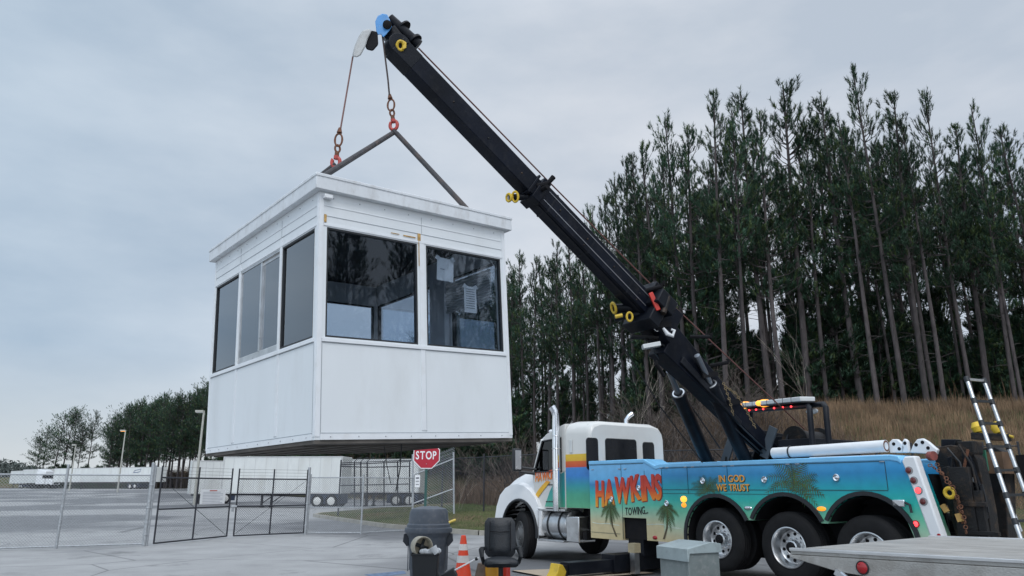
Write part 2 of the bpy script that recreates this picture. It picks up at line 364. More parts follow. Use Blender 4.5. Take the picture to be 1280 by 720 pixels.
# ground sheet (asphalt yard) reaching the horizon
gx = np.concatenate([[-6000, -2000, -800], np.arange(-400, 401, 20), [800, 2000, 6000]]); gy = np.concatenate([[-6000, -1000, -200], np.arange(-60, 401, 10), [800, 2000, 9000]])
GX, GY = np.meshgrid(gx, gy); P = np.stack([GX.ravel(), GY.ravel()], 1); gz = yard(P)
nx, ny = len(gx), len(gy)
g = MB(); g.add([(P[i, 0], P[i, 1], gz[i]) for i in range(len(P))], [(j*nx+i, j*nx+i+1, (j+1)*nx+i+1, (j+1)*nx+i) for j in range(ny-1) for i in range(nx-1)])
def asphalt():
    m = bpy.data.materials.new('asphalt'); m.use_nodes = True; t = m.node_tree; n = t.nodes; l = t.links; b = n['Principled BSDF']
    co = n.new('ShaderNodeTexCoord'); v = co.outputs['Object']
    def nz(sc_, det, ro=.5, st=None):
        q = n.new('ShaderNodeTexNoise'); q.inputs['Scale'].default_value = sc_; q.inputs['Detail'].default_value = det; q.inputs['Roughness'].default_value = ro
        if st:
            mp_ = n.new('ShaderNodeMapping'); mp_.inputs['Scale'].default_value = st; mp_.inputs['Rotation'].default_value = (0, 0, .5); l.new(v, mp_.inputs['Vector']); l.new(mp_.outputs['Vector'], q.inputs['Vector'])
        else: l.new(v, q.inputs['Vector'])
        return q.outputs['Fac']
    big = nz(.055, 6, .5, (1.4, 1, 1)); mid = nz(.9, 6, .6); fine = nz(90, 3, .6)
    r1 = n.new('ShaderNodeValToRGB'); l.new(big, r1.inputs['Fac']); e = r1.color_ramp.elements
    e[0].position = .46; e[0].color = (.135, .138, .145, 1); e[1].position = .54; e[1].color = (.33, .33, .33, 1)
    m1 = n.new('ShaderNodeMix'); m1.data_type = 'RGBA'; m1.blend_type = 'MULTIPLY'; m1.inputs['Factor'].default_value = 1
    r2 = n.new('ShaderNodeValToRGB'); l.new(mid, r2.inputs['Fac']); r2.color_ramp.elements[0].position = .3; r2.color_ramp.elements[0].color = (.78, .78, .78, 1); r2.color_ramp.elements[1].position = .65; r2.color_ramp.elements[1].color = (1.08, 1.08, 1.08, 1)
    l.new(r1.outputs['Color'], m1.inputs['A']); l.new(r2.outputs['Color'], m1.inputs['B'])
    m2 = n.new('ShaderNodeMix'); m2.data_type = 'RGBA'; m2.blend_type = 'MULTIPLY'; m2.inputs['Factor'].default_value = .5
    r3 = n.new('ShaderNodeValToRGB'); l.new(fine, r3.inputs['Fac']); r3.color_ramp.elements[0].position = .35; r3.color_ramp.elements[0].color = (.55, .55, .55, 1); r3.color_ramp.elements[1].position = .7; r3.color_ramp.elements[1].color = (1.3, 1.3, 1.3, 1)
    l.new(m1.outputs['Result'], m2.inputs['A']); l.new(r3.outputs['Color'], m2.inputs['B'])
    # cracks / tar lines
    vo = n.new('ShaderNodeTexVoronoi'); vo.feature = 'DISTANCE_TO_EDGE'; vo.inputs['Scale'].default_value = .22; l.new(v, vo.inputs['Vector'])
    wv = n.new('ShaderNodeMapRange'); wv.inputs['From Min'].default_value = .002; wv.inputs['From Max'].default_value = .007; wv.inputs['To Min'].default_value = .45; wv.inputs['To Max'].default_value = 1; l.new(vo.outputs['Distance'], wv.inputs['Value'])
    m3 = n.new('ShaderNodeVectorMath'); m3.operation = 'SCALE'; l.new(m2.outputs['Result'], m3.inputs[0]); l.new(wv.outputs['Result'], m3.inputs['Scale'])
    sn = nz(.45, 8, .7); sr = n.new('ShaderNodeMapRange'); sr.inputs['From Min'].default_value = .56; sr.inputs['From Max'].default_value = .68; sr.inputs['To Min'].default_value = 1; sr.inputs['To Max'].default_value = .45; l.new(sn, sr.inputs['Value'])
    m4 = n.new('ShaderNodeVectorMath'); m4.operation = 'SCALE'; l.new(m3.outputs['Vector'], m4.inputs[0]); l.new(sr.outputs['Result'], m4.inputs['Scale']); m3 = m4
    l.new(m3.outputs['Vector'], b.inputs['Base Color']); b.inputs['Roughness'].default_value = .62; b.inputs['Specular IOR Level'].default_value = .6
    bb = n.new('ShaderNodeBump'); bb.inputs['Strength'].default_value = .35; bb.inputs['Distance'].default_value = .01; l.new(fine, bb.inputs['Height']); l.new(bb.outputs['Normal'], b.inputs['Normal'])
    return m
tag(g.build('ground', asphalt(), angle=0, fix=False), kind='structure')

# bank / hill terrain
hx = np.concatenate([np.arange(-230, -30, 4.), np.arange(-30, 60, 1.25), np.arange(60, 200, 6.)]); hy = np.concatenate([np.arange(4, 70, 1.25), np.arange(70, 150, 3.), np.arange(150, 330, 10.)])
HX, HY = np.meshgrid(hx, hy); P = np.stack([HX.ravel(), HY.ravel()], 1)
# pull the border vertices onto the kerb line so that the verge edge is clean
zz, dd = hill(P)
nx, ny = len(hx), len(hy); g = MB(); keep = []
for j in range(ny-1):
    for i in range(nx-1):
        q = (j*nx+i, j*nx+i+1, (j+1)*nx+i+1, (j+1)*nx+i)
        if max(dd[k] for k in q) > .0: keep.append(q)
def nearest_on(line, x, y):
    best = (1e9, 0, 0)
    for (a, b), (c, d) in zip(line[:-1], line[1:]):
        dx, dy = c-a, d-b; t = max(0, min(1, ((x-a)*dx+(y-b)*dy)/(dx*dx+dy*dy))); qx, qy = a+t*dx, b+t*dy
        e = math.hypot(x-qx, y-qy)
        if e < best[0]: best = (e, qx, qy)
    return best
used = sorted({k for q in keep for k in q}); idx = {k: i for i, k in enumerate(used)}
vs = []
for k in used:
    x, y, z = P[k, 0], P[k, 1], zz[k]
    if dd[k] <= 0:
        _, x, y = nearest_on(LINE, x, y); z = .125 + float(yard(np.array([[x, y]]))[0])
    vs.append((x, y, z))
g.add(vs, [tuple(idx[k] for k in q) for q in keep])
def hill_mat():
    m = bpy.data.materials.new('bank_soil_and_grass'); m.use_nodes = True; t = m.node_tree; n = t.nodes; l = t.links; b = n['Principled BSDF']
    co = n.new('ShaderNodeTexCoord'); v = co.outputs['Object']
    a = n.new('ShaderNodeTexNoise'); a.inputs['Scale'].default_value = .22; a.inputs['Detail'].default_value = 8; a.inputs['Roughness'].default_value = .6; l.new(v, a.inputs['Vector'])
    r = n.new('ShaderNodeValToRGB'); l.new(a.outputs['Fac'], r.inputs['Fac']); e = r.color_ramp.elements
    e[0].position = .36; e[0].color = (.060, .075, .028, 1); e[1].position = .66; e[1].color = (.15, .105, .065, 1); x = e.new(.52); x.color = (.105, .10, .05, 1)
    f = n.new('ShaderNodeTexNoise'); f.inputs['Scale'].default_value = 12; f.inputs['Detail'].default_value = 6; l.new(v, f.inputs['Vector'])
    r2 = n.new('ShaderNodeValToRGB'); l.new(f.outputs['Fac'], r2.inputs['Fac']); r2.color_ramp.elements[0].position = .3; r2.color_ramp.elements[0].color = (.5, .5, .5, 1); r2.color_ramp.elements[1].position = .7; r2.color_ramp.elements[1].color = (1.3, 1.3, 1.3, 1)
    mm = n.new('ShaderNodeMix'); mm.data_type = 'RGBA'; mm.blend_type = 'MULTIPLY'; mm.inputs['Factor'].default_value = 1; l.new(r.outputs['Color'], mm.inputs['A']); l.new(r2.outputs['Color'], mm.inputs['B'])
    l.new(mm.outputs['Result'], b.inputs['Base Color']); b.inputs['Roughness'].default_value = .95; b.inputs['Specular IOR Level'].default_value = .1
    bb = n.new('ShaderNodeBump'); bb.inputs['Strength'].default_value = .8; bb.inputs['Distance'].default_value = .06; l.new(f.outputs['Fac'], bb.inputs['Height']); l.new(bb.outputs['Normal'], b.inputs['Normal'])
    return m
tag(g.build('hill', hill_mat(), angle=60, fix=False), kind='structure')
# kerb
kb = MB(); pts = []
for (a, b), (c, d) in zip(LINE[:-1], LINE[1:]):
    n_ = max(1, int(math.hypot(c-a, d-b)/3)); 
    for i in range(n_): pts.append((a+(c-a)*i/n_, b+(d-b)*i/n_))
pts = [p for p in pts if p[1] < 90]
for i, (a, b) in enumerate(zip(pts[:-1], pts[1:])):
    A, B = Vector((*a, 0)), Vector((*b, 0)); d = (B-A).normalized(); nrm = Vector((-d.y, d.x, 0)); zo = float(yard(np.array([a]))[0])
    pr = [(-.1, -.1), (-.085, .135), (-.06, .15), (.08, .152), (.1, -.1)]
    k = len(kb.v)
    for Q in (A, B-d*.012):
        for (u_, z_) in pr: kb.v.append(tuple(Q + nrm*u_*1 + Vector((0, 0, z_+zo))))
    for j in range(5): kb.f.append((k+j, k+(j+1) % 5, k+5+(j+1) % 5, k+5+j)); kb.mi.append(0)
tag(kb.build('kerb', M_conc), kind='structure')
# painted blue mark on the asphalt near the bin
pm = MB(); a = at_z(474, 717, .004); 
pm.add([at_z(455, 718, .004), at_z(505, 713.5, .004), at_z(508, 717, .004), at_z(470, 722, .004)], [(0, 1, 2, 3)])
tag(pm.build('painted_marking', mat('blue_road_paint', (.12, .17, .26), .8, var=.5, scale=9), angle=0), kind='structure')

# ------------------------------------------------------------------ guard booth
BW, BD, BH = 2.339, 2.959, 2.40
booth = thing('guard_booth', 'white glazed guard booth hanging in the air from the crane truck boom', 'booth', (-1.789, 6.827, 1.957), rot=(-.009, -.048, .695))
def fx(a, b, c): return Vector((a, c, b))     # front face (x along, z up, c depth inwards)
def lx(a, b, c): return Vector((c, a, b))     # left face (y along)
def wall_boxes(mb, fn, rects, t0, t1):
    for (a0, b0, a1, b1) in rects:
        vs = [fn(a, b, c) for a in (a0, a1) for b in (b0, b1) for c in (t0, t1)]
        mb.add(vs, [(0, 1, 3, 2), (4, 6, 7, 5), (0, 4, 5, 1), (2, 3, 7, 6), (0, 2, 6, 4), (1, 5, 7, 3)])
ZS, ZT = .955, 2.045       # window band
faces_def = [('front', fx, BW, 0, [(.085, 1.125), (1.235, 2.265)]), ('left', lx, BD, 0, [(.09, .86), (.915, 2.04), (2.10, 2.89)])]
w_ = MB(); tr = MB()
def far_fx(a, b, c): return Vector((a, BD-c, b))
def far_lx(a, b, c): return Vector((BW-c, a, b))
fdefs = [(fx, BW, [(.085, 1.125), (1.235, 2.265)]), (lx, BD, [(.09, .86), (.915, 2.04), (2.10, 2.89)]), (far_fx, BW, [(.1, 1.1), (1.2, 2.25)]), (far_lx, BD, [(.12, 1.02), (1.42, 2.86)])]
for fi, (fn, W_, wins) in enumerate(fdefs):
    i0 = .062 if fi in (1, 3) else 0
    e0, e1 = (i0, W_-i0)
    wall_boxes(w_, fn, [(e0, 0.0, e1, ZS-.0)], .0, .06)           # lower panel
    wall_boxes(w_, fn, [(e0, ZT, e1, BH)], .0, .06)               # upper panel
    last = e0
    for (a, b) in wins + [(e1, None)]:
        if a - last > 1e-3: wall_boxes(w_, fn, [(last, ZS, a, ZT)], .0, .06)
        last = b
    if fi < 2:
        # trim: corner posts, mullions, sill and belt seams, all proud of the panel
        bars = [(0, .03, .045, BH-.02), (W_-.045, .03, W_, BH-.02)] if fi == 0 else [(.004, .03, .04, BH-.02), (W_-.045, .03, W_-.002, BH-.02)]
        mids = [(wins[k][1]+wins[k+1][0])/2 for k in range(len(wins)-1)]
        for m_ in mids: bars.append((m_-.028, .085, m_+.028, ZS-.05)); bars.append((m_-.028, ZS-.02, m_+.028, ZT+.1))
        wall_boxes(tr, fn, bars, -.006, -.0005)
        wall_boxes(tr, fn, [(.05, 0.0, W_-.05, .055)], -.012, -.0005)
        wall_boxes(tr, fn, [(.05, ZS-.045, W_-.05, ZS-.012)], -.014, -.0005)
        wall_boxes(tr, fn, [(.05, ZT+.012, W_-.05, ZT+.035)], -.008, -.0005)
        wall_boxes(tr, fn, [(.05, ZT+.215, W_-.05, ZT+.222)], -.005, -.0005)
w_.build('wall', M_booth, booth)
tr.build('trim', M_boothtrim, booth)
ln = MB()   # panel seams
for fn, W_, wins in fdefs[:2]:
    mids = [(wins[k][1]+wins[k+1][0])/2 for k in range(len(wins)-1)]
    wall_boxes(ln, fn, [(.05, .0585, W_-.05, .064), (.05, ZS-.054, W_-.05, ZS-.049), (.05, ZT+.112, W_-.05, ZT+.116)], -.004, -.0003)
    wall_boxes(ln, fn, [(.052, .07, .056, ZS-.06)] + [(m_+.03, .07, m_+.033, ZS-.06) for m_ in mids] + [(m_, ZT+.12, m_+.003, BH-.05) for m_ in mids], -.003, -.0003)
ln.build_each('seam', mat('seam', (.30, .33, .36), .8), booth)
def window(fn, a, b, z0, z1, gm, fw=.018, dep=.022, sliding=False, fm=None):
    f_ = MB(); fm = fm or M_blackpl
    wall_boxes(f_, fn, [(a+.001, z0+.001, a+fw, z1-.001), (b-fw, z0+.001, b-.001, z1-.001), (a+fw, z0+.001, b-fw, z0+fw), (a+fw, z1-fw, b-fw, z1-.001)], .004, .05)
    fr = f_.build('window', fm, booth)
    p_ = MB()
    if not sliding:
        wall_boxes(p_, fn, [(a+fw, z0+fw, b-fw, z1-fw)], dep, dep+.005); p_.build('pane', gm, fr)
    else:
        m_ = a+(b-a)*.475
        s_ = MB(); wall_boxes(s_, fn, [(m_-.02, z0+.06, m_+.02, z1-.02), (a+fw, z0+fw, b-fw, z0+.07)], .010, .035); wall_boxes(s_, fn, [(a+fw, z1-.06, m_-.02, z1-fw)], .026, .044); s_.build('sash', M_alu, fr)
        wall_boxes(p_, fn, [(a+fw, z0+.07, m_-.02, z1-.06)], .032, .037); p_.build('pane', gm, fr)
        p2 = MB(); wall_boxes(p2, fn, [(m_+.02, z0+.07, b-fw, z1-fw)], .014, .019); p2.build('pane', gm, fr)
    return fr
window(fx, .085, 1.125, ZS, ZT, G_booth); window(fx, 1.235, 2.265, ZS, ZT, G_booth)
window(lx, .09, .86, ZS, ZT, G_side); window(lx, .915, 2.04, ZS, ZT, G_side, sliding=True, fm=M_alu); window(lx, 2.10, 2.89, ZS, ZT, G_side)
window(far_fx, .1, 1.1, ZS, ZT, G_booth); window(far_fx, 1.2, 2.25, ZS, ZT, G_booth); window(far_lx, .12, 1.02, ZS, ZT, G_booth); window(far_lx, 1.42, 2.86, ZS, ZT, G_booth)
rf = MB(); o_, t_ = .068, .159
rf.bb((-o_, -o_, BH+.002), (BW+o_, BD+o_, BH+t_)); rf.bb((-o_-.008, -o_-.008, BH+t_-.03), (BW+o_+.008, BD+o_+.008, BH+t_+.004))
roof = rf.build('roof', M_fascia, booth, bevel=.006)
rb = MB(); 
for yy_ in (.42, 2.05): rb.sphere((-o_+.03, yy_, BH+t_+.003), (.03, .07, .018))
rb.build_each('roof_debris', M_rusty, roof)
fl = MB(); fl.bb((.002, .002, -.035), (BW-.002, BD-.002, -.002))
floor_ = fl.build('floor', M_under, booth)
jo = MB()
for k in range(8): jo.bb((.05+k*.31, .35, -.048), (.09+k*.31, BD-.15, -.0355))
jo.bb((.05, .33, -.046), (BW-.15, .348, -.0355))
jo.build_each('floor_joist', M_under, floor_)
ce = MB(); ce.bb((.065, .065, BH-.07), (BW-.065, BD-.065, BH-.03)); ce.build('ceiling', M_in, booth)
inn = MB(); inn.bb((2.2, 1.06, .01), (2.275, 1.38, 2.2)); 
inn.build('inner_partition', M_inw, booth)
if False: ct = MB(); ct.bb((.07, .07, .80), (.5, 2.8, .84)); ct.bb((.5, .07, .80), (2.2, .45, .84)); ct.build('counter', M_in, booth)
bl = MB()
for k in range(11):
    z_ = 1.95-k*.035; bl.box((2.24, .64, z_), (.02, .95, .024), Matrix.Rotation(.35, 3, 'Y'))
bl.build('window_blind', M_blind, booth)
for (a, b, z_, wd, hg, lines) in [(1.42, .066, 1.70, .22, .26, 1), (1.78, .068, 1.38, .17, .30, 9)]:
    pn = MB(); pn.box((a+wd/2, .068, z_+hg/2), (wd, .003, hg), Matrix.Rotation(.04 if lines == 1 else 0, 3, 'Y'))
    no = pn.build('paper_notice', M_paper, booth); tx = MB()
    for q in range(lines): tx.bb((a+wd*(.15 if lines > 1 else .2), .0635, z_+hg*(.88-.09*q)-(.1 if lines == 1 else 0)), (a+wd*(.85 if lines > 1 else .45), .0655, z_+hg*(.88-.09*q)+.006-(.1 if lines == 1 else 0)))
    tx.build('printed_text', M_print, no)
    tp_ = MB(); tp_.box((a+.01, .0635, z_+hg-.005), (.05, .002, .05), Matrix.Rotation(.5, 3, 'Y')); tp_.box((a+wd-.01, .0635, z_+hg-.005), (.05, .002, .05), Matrix.Rotation(-.5, 3, 'Y')); tp_.build_each('tape', M_blind, no)
sc_ = MB()
for fn, W_, wins in fdefs[:2]:
    for k in range(int(W_/.29)):
        for z_ in (.028, BH-.05): c_ = fn(.15+k*.29, z_, -.014 if z_ < .1 else -.003); sc_.sphere(c_, .006, 6, 4)
sc_.build_each('screw', M_galv, booth)
st = MB(); 
for (x0, z0, x1, z1) in [(1.128, 2.08, 1.165, 2.16), (.05, 2.09, .075, 2.17), (1.138, 1.80, 1.146, 2.08), (.95, 2.10, 1.10, 2.112), (.80, 2.105, .90, 2.113)]:
    st.bb((x0, -.0095, z0), (x1, -.0065, z1))
st.build_each('rust_stain', M_rust, booth)
cv = MB(); cv.bb((.03, -.06, BH-.075), (.115, -.012, BH-.035)); cv.build('corner_light', M_white, booth, bevel=.004)
lk = MB(); lk.tube([(1.10, .3, -.03), (1.08, .3, -.28), (1.04, .32, -.50)], .006, 6); lk.tube([(.92, .35, -.03), (.95, .35, -.22), (.98, .32, -.42)], .004, 6)
lk.build('dangling_wire', M_blackpl, booth)

# ------------------------------------------------------------------ crane truck
TY = .951; TX0, TY0 = 3.409, 12.975
truck = thing('crane_truck', 'rotator tow truck in beach scene paint lifting the white booth', 'tow truck', (TX0, TY0, 0), -TY)
AX = Vector((math.cos(TY), -math.sin(TY), 0)); NN = Vector((math.sin(TY), math.cos(TY), 0)); OO = Vector((TX0, TY0, 0))
def w2t(P): q = Vector(P)-OO; return Vector((q.dot(AX), q.dot(NN), q.z))
def ts(px, py, w=0.):
    """photo ray to truck coordinates on the plane w inwards from its near side"""
    d = ray(px, py); C = Vector((0, 0, CAM_H)); t = ((OO+NN*w-C).dot(NN))/d.dot(NN); return w2t(C+d*t)
TW = 2.42
wrap_stops = [(0, (.56, .46, .26)), (.08, (.54, .50, .32)), (.22, (.42, .58, .42)), (.38, (.15, .52, .34)), (.54, (.02, .44, .38)), (.70, (.01, .34, .44)), (.84, (.02, .24, .50)), (.93, (.06, .34, .66)), (1, (.18, .54, .86))]
M_wrap = gradient_mat('beach_wrap', wrap_stops, .60, 1.96, rough=.32, coat=.12)
M_wrapf = gradient_mat('beach_wrap_front', [(0, (.60, .50, .28)), (.2, (.58, .50, .30)), (.32, (.38, .52, .36)), (.45, (.10, .50, .36)), (.60, (.02, .40, .44)), (.70, (.03, .22, .48)), (.76, (.12, .42, .74)), (1, (.20, .50, .82))], .56, 2.04, rough=.32, coat=.12)
M_wraptop = mat('wrap_light_blue', (.20, .52, .82), .3, var=.08, scale=3, coat=.12)
WZ1, WZ2 = .68, .63          # rear wheel centre heights (stands jacked on its outriggers)
ax_s = [0, 1.315, 2.63]
AR = .66                     # arch radius
def arch_pts(cx, cz, r, zb, n=12, rev=False):
    a0 = math.asin(max(-1, min(1, (zb-cz)/r))); pts = [(cx+r*math.cos(a), cz+r*math.sin(a)) for a in [math.pi-a0 + (a0-(math.pi-a0))*i/n for i in range(n+1)]]
    return pts
prof = [(-1.17, .60), (-.70, .60)]
for s0, cz in ((.03, .72), (1.36, .75), (2.67, .77)):
    zb = .60 if s0 < 1 else 1.03
    if s0 < 1:
        arc = [(s0+AR*math.cos(a), cz+AR*math.sin(a)) for a in np.linspace(math.pi+.18, math.asin((1.03-cz)/AR), 14)]
    elif s0 < 2: arc = arch_pts(s0, cz, AR, 1.03)
    else: arc = arch_pts(s0, cz, AR, 1.03)[:-1] + [(s0+AR*.99, .80), (s0+AR*1.0, .66)]
    prof += arc
_e = [ts(1127, 577, 0), ts(1133, 590, 0), ts(1147, 628, 0), ts(1163, 672, 0)]
prof += [(_e[3].x+.04, .66), (_e[3].x+.03, _e[3].z), (_e[2].x+.03, _e[2].z), (_e[1].x+.03, _e[1].z), (_e[0].x, 1.88), (3.22, 1.925), (3.12, 1.945), (-1.17, 1.945)]
bd = MB()
bd.prism(prof, lambda a, b: Vector((a, 0, b)), lambda a, b: Vector((a, .5, b)))
body = bd.build('body_side', M_wrap, truck)
bd = MB(); bd.prism(prof, lambda a, b: Vector((a, TW-.5, b)), lambda a, b: Vector((a, TW, b))); bd.build('body_side', M_wrap, truck)
# front cabinets (raised top)
fprof = [(-3.15, .57), (-2.24, .57), (-2.24, .985), (-1.60, .985), (-1.60, .60), (-1.172, .60), (-1.172, 1.87), (-1.30, 1.90), (-1.58, 2.03), (-3.15, 2.03)]
fb = MB(); fb.prism(fprof, lambda a, b: Vector((a, -.002, b)), lambda a, b: Vector((a, .5, b))); fbo = fb.build('cabinet', M_wrapf, truck)
fb = MB(); fb.prism(fprof, lambda a, b: Vector((a, TW-.5, b)), lambda a, b: Vector((a, TW+.002, b))); fb.build('cabinet', M_wrapf, truck)
# light blue top rail, bevelled lip
tr_ = MB()
for y0, y1 in ((-.012, .5), (TW-.5, TW+.012)):
    top = [(-3.16, 1.985), (-1.60, 1.985), (-1.30, 1.855), (-1.15, 1.885), (3.10, 1.90), (3.20, 1.88), (_e[0].x-.01, 1.85), (_e[0].x-.005, 1.905), (3.22, 1.955), (3.12, 1.975), (-1.20, 1.955), (-1.33, 1.93), (-1.60, 2.055), (-3.16, 2.055)]
    tr_.prism(top, lambda a, b: Vector((a, y0, b)), lambda a, b: Vector((a, y1, b)))
tr_.build_each('top_rail', M_wraptop, truck, bevel=.012)
# deck between
dk = MB(); dk.bb((-3.1, .5, 1.30), (3.4, TW-.5, 1.72)); dk.bb((-3.0, .55, .75), (3.3, .75, 1.05)); dk.bb((-3.0, TW-.75, .75), (3.3, TW-.55, 1.05)); dk.bb((-7.0, .8, .62), (3.4, .9, .90)); dk.bb((-7.0, 1.5, .62), (3.4, 1.6, .90))
dk.build('chassis', M_blackm, truck)
ng = MB(); ng.bb((-2.24, .06, .6), (-1.60, .5, .983)); ng.build('step_recess', M_blackm, truck)
# wheel arches liners + fender flares
fl_ = MB(); ln_ = MB()
for s0, cz in ((.03, .72), (1.36, .75), (2.67, .77)):
    for y0 in (-.03,):
        P0 = arch_pts(s0, cz, AR+.055, 1.03 if s0 > .5 else .62, 18) if False else [(s0+(AR)*math.cos(a), cz+AR*math.sin(a)) for a in np.linspace(math.pi-(.46 if s0 > .5 else -.18), (.46 if s0 < 2.5 else -.16), 19)]
        P1 = [(s0+(p[0]-s0)*1.09, cz+(p[1]-cz)*1.09) for p in P0]
        ring = P0 + P1[::-1]
        n_ = len(P0)
        vs = [Vector((a, y0, b)) for a, b in P0] + [Vector((a, y0, b)) for a, b in P1] + [Vector((a, .03, b)) for a, b in P0] + [Vector((a, .03, b)) for a, b in P1]
        fs = []
        for i in range(n_-1):
            fs += [(i, i+1, n_+i+1, n_+i), (i, 2*n_+i, 2*n_+i+1, i+1), (n_+i, n_+i+1, 3*n_+i+1, 3*n_+i)]
        fl_.add(vs, fs)
    n_ = len(P0); vs = [Vector((s0+(a-s0)*.97, y, cz+(b-cz)*.97)) for y in (.0, .8) for a, b in P0]
    ln_.add(vs, [(i, i+1, n_+i+1, n_+i) for i in range(n_-1)])
mf = MB(); mf.bb((-.74, -.01, .45), (-.70, .45, .62)); mf.bb((3.36, .05, .35), (3.40, .6, .75)); mf.build_each('mud_flap', M_blackpl, truck)
fl_.build_each('fender_flare', M_blackpl, truck); ln_.build('arch_liner', M_blackm, truck)
il = MB(); il.bb((-.7, .72, .4), (3.4, .76, 1.35)); il.build('inner_fender', M_blackm, truck)
# panel seams on the body
sm = MB()
def sbar(s0, z0, s1, z1, th=.008, y=-.0035): sm.beam((s0, y, z0), (s1, y, z1), .003, th, up=(0, 0, 1))
sbar(-1.15, 1.50, 3.02, 1.50, .009); sbar(-1.15, 1.435, 2.05, 1.435, .006); sbar(-1.15, 1.875, 3.02, 1.89, .008)
sm.beam((3.02, -.0035, 1.5), (3.02, -.0035, 1.89), .003, .008, up=(1, 0, 0))
for s_, a, b in [(-2.22, .60, 1.98), (-.55, 1.435, 1.87), (.32, 1.50, 1.88), (1.55, 1.50, 1.88), (-1.60, 1.30, 1.84), (-1.165, 1.38, 1.87)]:
    sm.beam((s_, -.0055, a), (s_, -.0055, b), .003, .007, up=(1, 0, 0))
sm.beam((-3.13, -.0055, .68), (-2.3, -.0055, .68), .003, .006); sm.beam((-3.13, -.0055, 1.975), (-1.62, -.0055, 1.975), .003, .008)
sm.beam((-1.55, -.0055, 1.62), (-1.18, -.0055, 1.62), .003, .006)
sm.build('door_seam', mat('seam_dark', (.02, .06, .07), .6), truck)
# rear corner post with lights
rp_ = MB()
_e = [ts(1127, 577, 0), ts(1133, 590, 0), ts(1147, 628, 0), ts(1163, 672, 0)]; pl = [(3.30, 1.945)]+[(p.x, p.z) for p in _e]+[(_e[3].x+.16, _e[3].z), (_e[2].x+.17, _e[2].z), (_e[1].x+.18, _e[1].z), (_e[0].x+.2, _e[0].z), (3.44, 1.95)]
rp_.prism(pl, lambda a, b: Vector((a, -.006+.0*(a-3.3), b)), lambda a, b: Vector((a, .15, b)))
rp_.prism(pl, lambda a, b: Vector((a, TW-.15, b)), lambda a, b: Vector((a, TW+.006, b)))
rp_.build_each('rear_corner', M_white, truck, bevel=.02)
M_lampseat = mat('lamp_bezel', (.25, .25, .26), .5)
for (px, py), mm_ in zip([(1134, 588), (1140, 600.5), (1146, 613), (1152, 627)], [M_darklens, M_darklens, M_redlit, M_darklens]):
    p = ts(px, py, -.01); b_ = MB(); b_.lathe((p.x+.025, -.006, p.z), (0, -1, 0), [(-.004, .052), (.004, .052), (.006, .046), (.006, .001)], 20); lb_ = b_.build('tail_light', M_lampseat, truck)
    b_ = MB(); b_.lathe((p.x+.015, -.013, p.z), (0, -1, 0), [(-.004, .04), (.006, .037), (.013, .022), (.014, .001)], 20); b_.build('lens', mm_, lb_)
for (px, py, rr) in [(1145, 655, .05), (1174, 669, .022)]:
    p = ts(px, py, 0); b_ = MB(); b_.lathe((p.x, -.003, p.z), (0, -1, 0), [(0, rr), (.012, rr*.95), (.012, rr*.7)], 20); lb_ = b_.build('marker_light', M_redlens, truck)
    b_ = MB(); b_.lathe((p.x, -.012, p.z), (0, -1, 0), [(0, rr*.7), (.008, rr*.5), (.009, .001)], 16); b_.build('lens', M_redlit if rr > .03 else M_redlens, lb_)
p = ts(1126, 629, 0); b_ = MB(); b_.box((p.x-.02, -.015, p.z), (.17, .03, .09)); lt = b_.build('chrome_latch', M_chrome, truck, bevel=.01)
b_ = MB(); b_.tube([(p.x+.07, -.03, p.z+.01), (p.x+.14, -.04, p.z-.02), (p.x+.15, -.04, p.z-.12)], .018, 8); b_.build('handle', M_blackpl, lt)
# round chrome locks on doors
for (px, py) in [(765, 624), (799, 610), (834, 629), (879, 601), (956, 599.5), (1046, 597)]:
    p = ts(px, py, 0); rr = .052
    b_ = MB(); b_.lathe((p.x, -.002, p.z), (0, -1, 0), [(0, rr), (.02, rr), (.026, rr*.85), (.014, rr*.55), (.022, rr*.3), (.024, .001)], 24); b_.build('door_lock', M_chrome, truck)
for (px, py, lit) in [(935, 635, 0), (1027, 636, 1)]:
    p = ts(px, py, 0); b_ = MB(); b_.sphere((p.x, -.004, p.z), (.075, .02, .032)); b_.build('side_marker', M_amberlit if lit else M_chrome, truck)
p = ts(855, 624, 0); b_ = MB(); b_.sphere((p.x, -.008, p.z), (.07, .03, .055)); b_.build('flashing_marker', M_ambercore, truck)
b_ = MB(); b_.sphere((p.x-.005, -.006, p.z-.10), (.055, .025, .04)); b_.build('flashing_marker', M_amberlit, truck)
p = ts(765, 673, 0)
b_ = MB(); b_.sphere((ts(819, 672, 0).x, -.006, .66), (.06, .02, .035)); b_.build('side_marker', M_redlens, truck)

# lettering
def place_text(txt, px0, py0, px1, py1, hpx, matl, name='lettering', jitter=0, offset=0., sx=1, seed=1, out=-.006, shadow=None, w=0., ext=.002, space=1., grow=0.):
    """lay a line of letters along the side, baseline from px0,py0 to px1,py1"""
    a = ts(px0, py0, w); b = ts(px1, py1, w); hh = ts(px0, py0-hpx, w).z - a.z
    V, F, wd = text_geo(txt, hh/.72, offset, ext, jitter, sx, space, seed)
    ln = (b-a).length; k = ln/wd; dx = (b-a).normalized(); o_ = []
    for i, (ox, oz, dpt, mm_) in enumerate(([(0, 0, out, matl)] + ([(shadow[0], shadow[1], out+.003, shadow[2])] if shadow else []))):
        mb = MB(); vs = []
        for v in V:
            g_ = 1+grow*(v.x/wd)
            vs.append(a + dx*(v.x*k+ox) + Vector((0, 0, v.y*g_+oz)) + Vector((0, w+dpt-w-v.z, 0)))
        mb.add(vs, F); o_.append(mb.build(name, mm_, truck, angle=0, fix=False))
    return o_
zA, zB = ts(765, 630).z, ts(765, 598).z
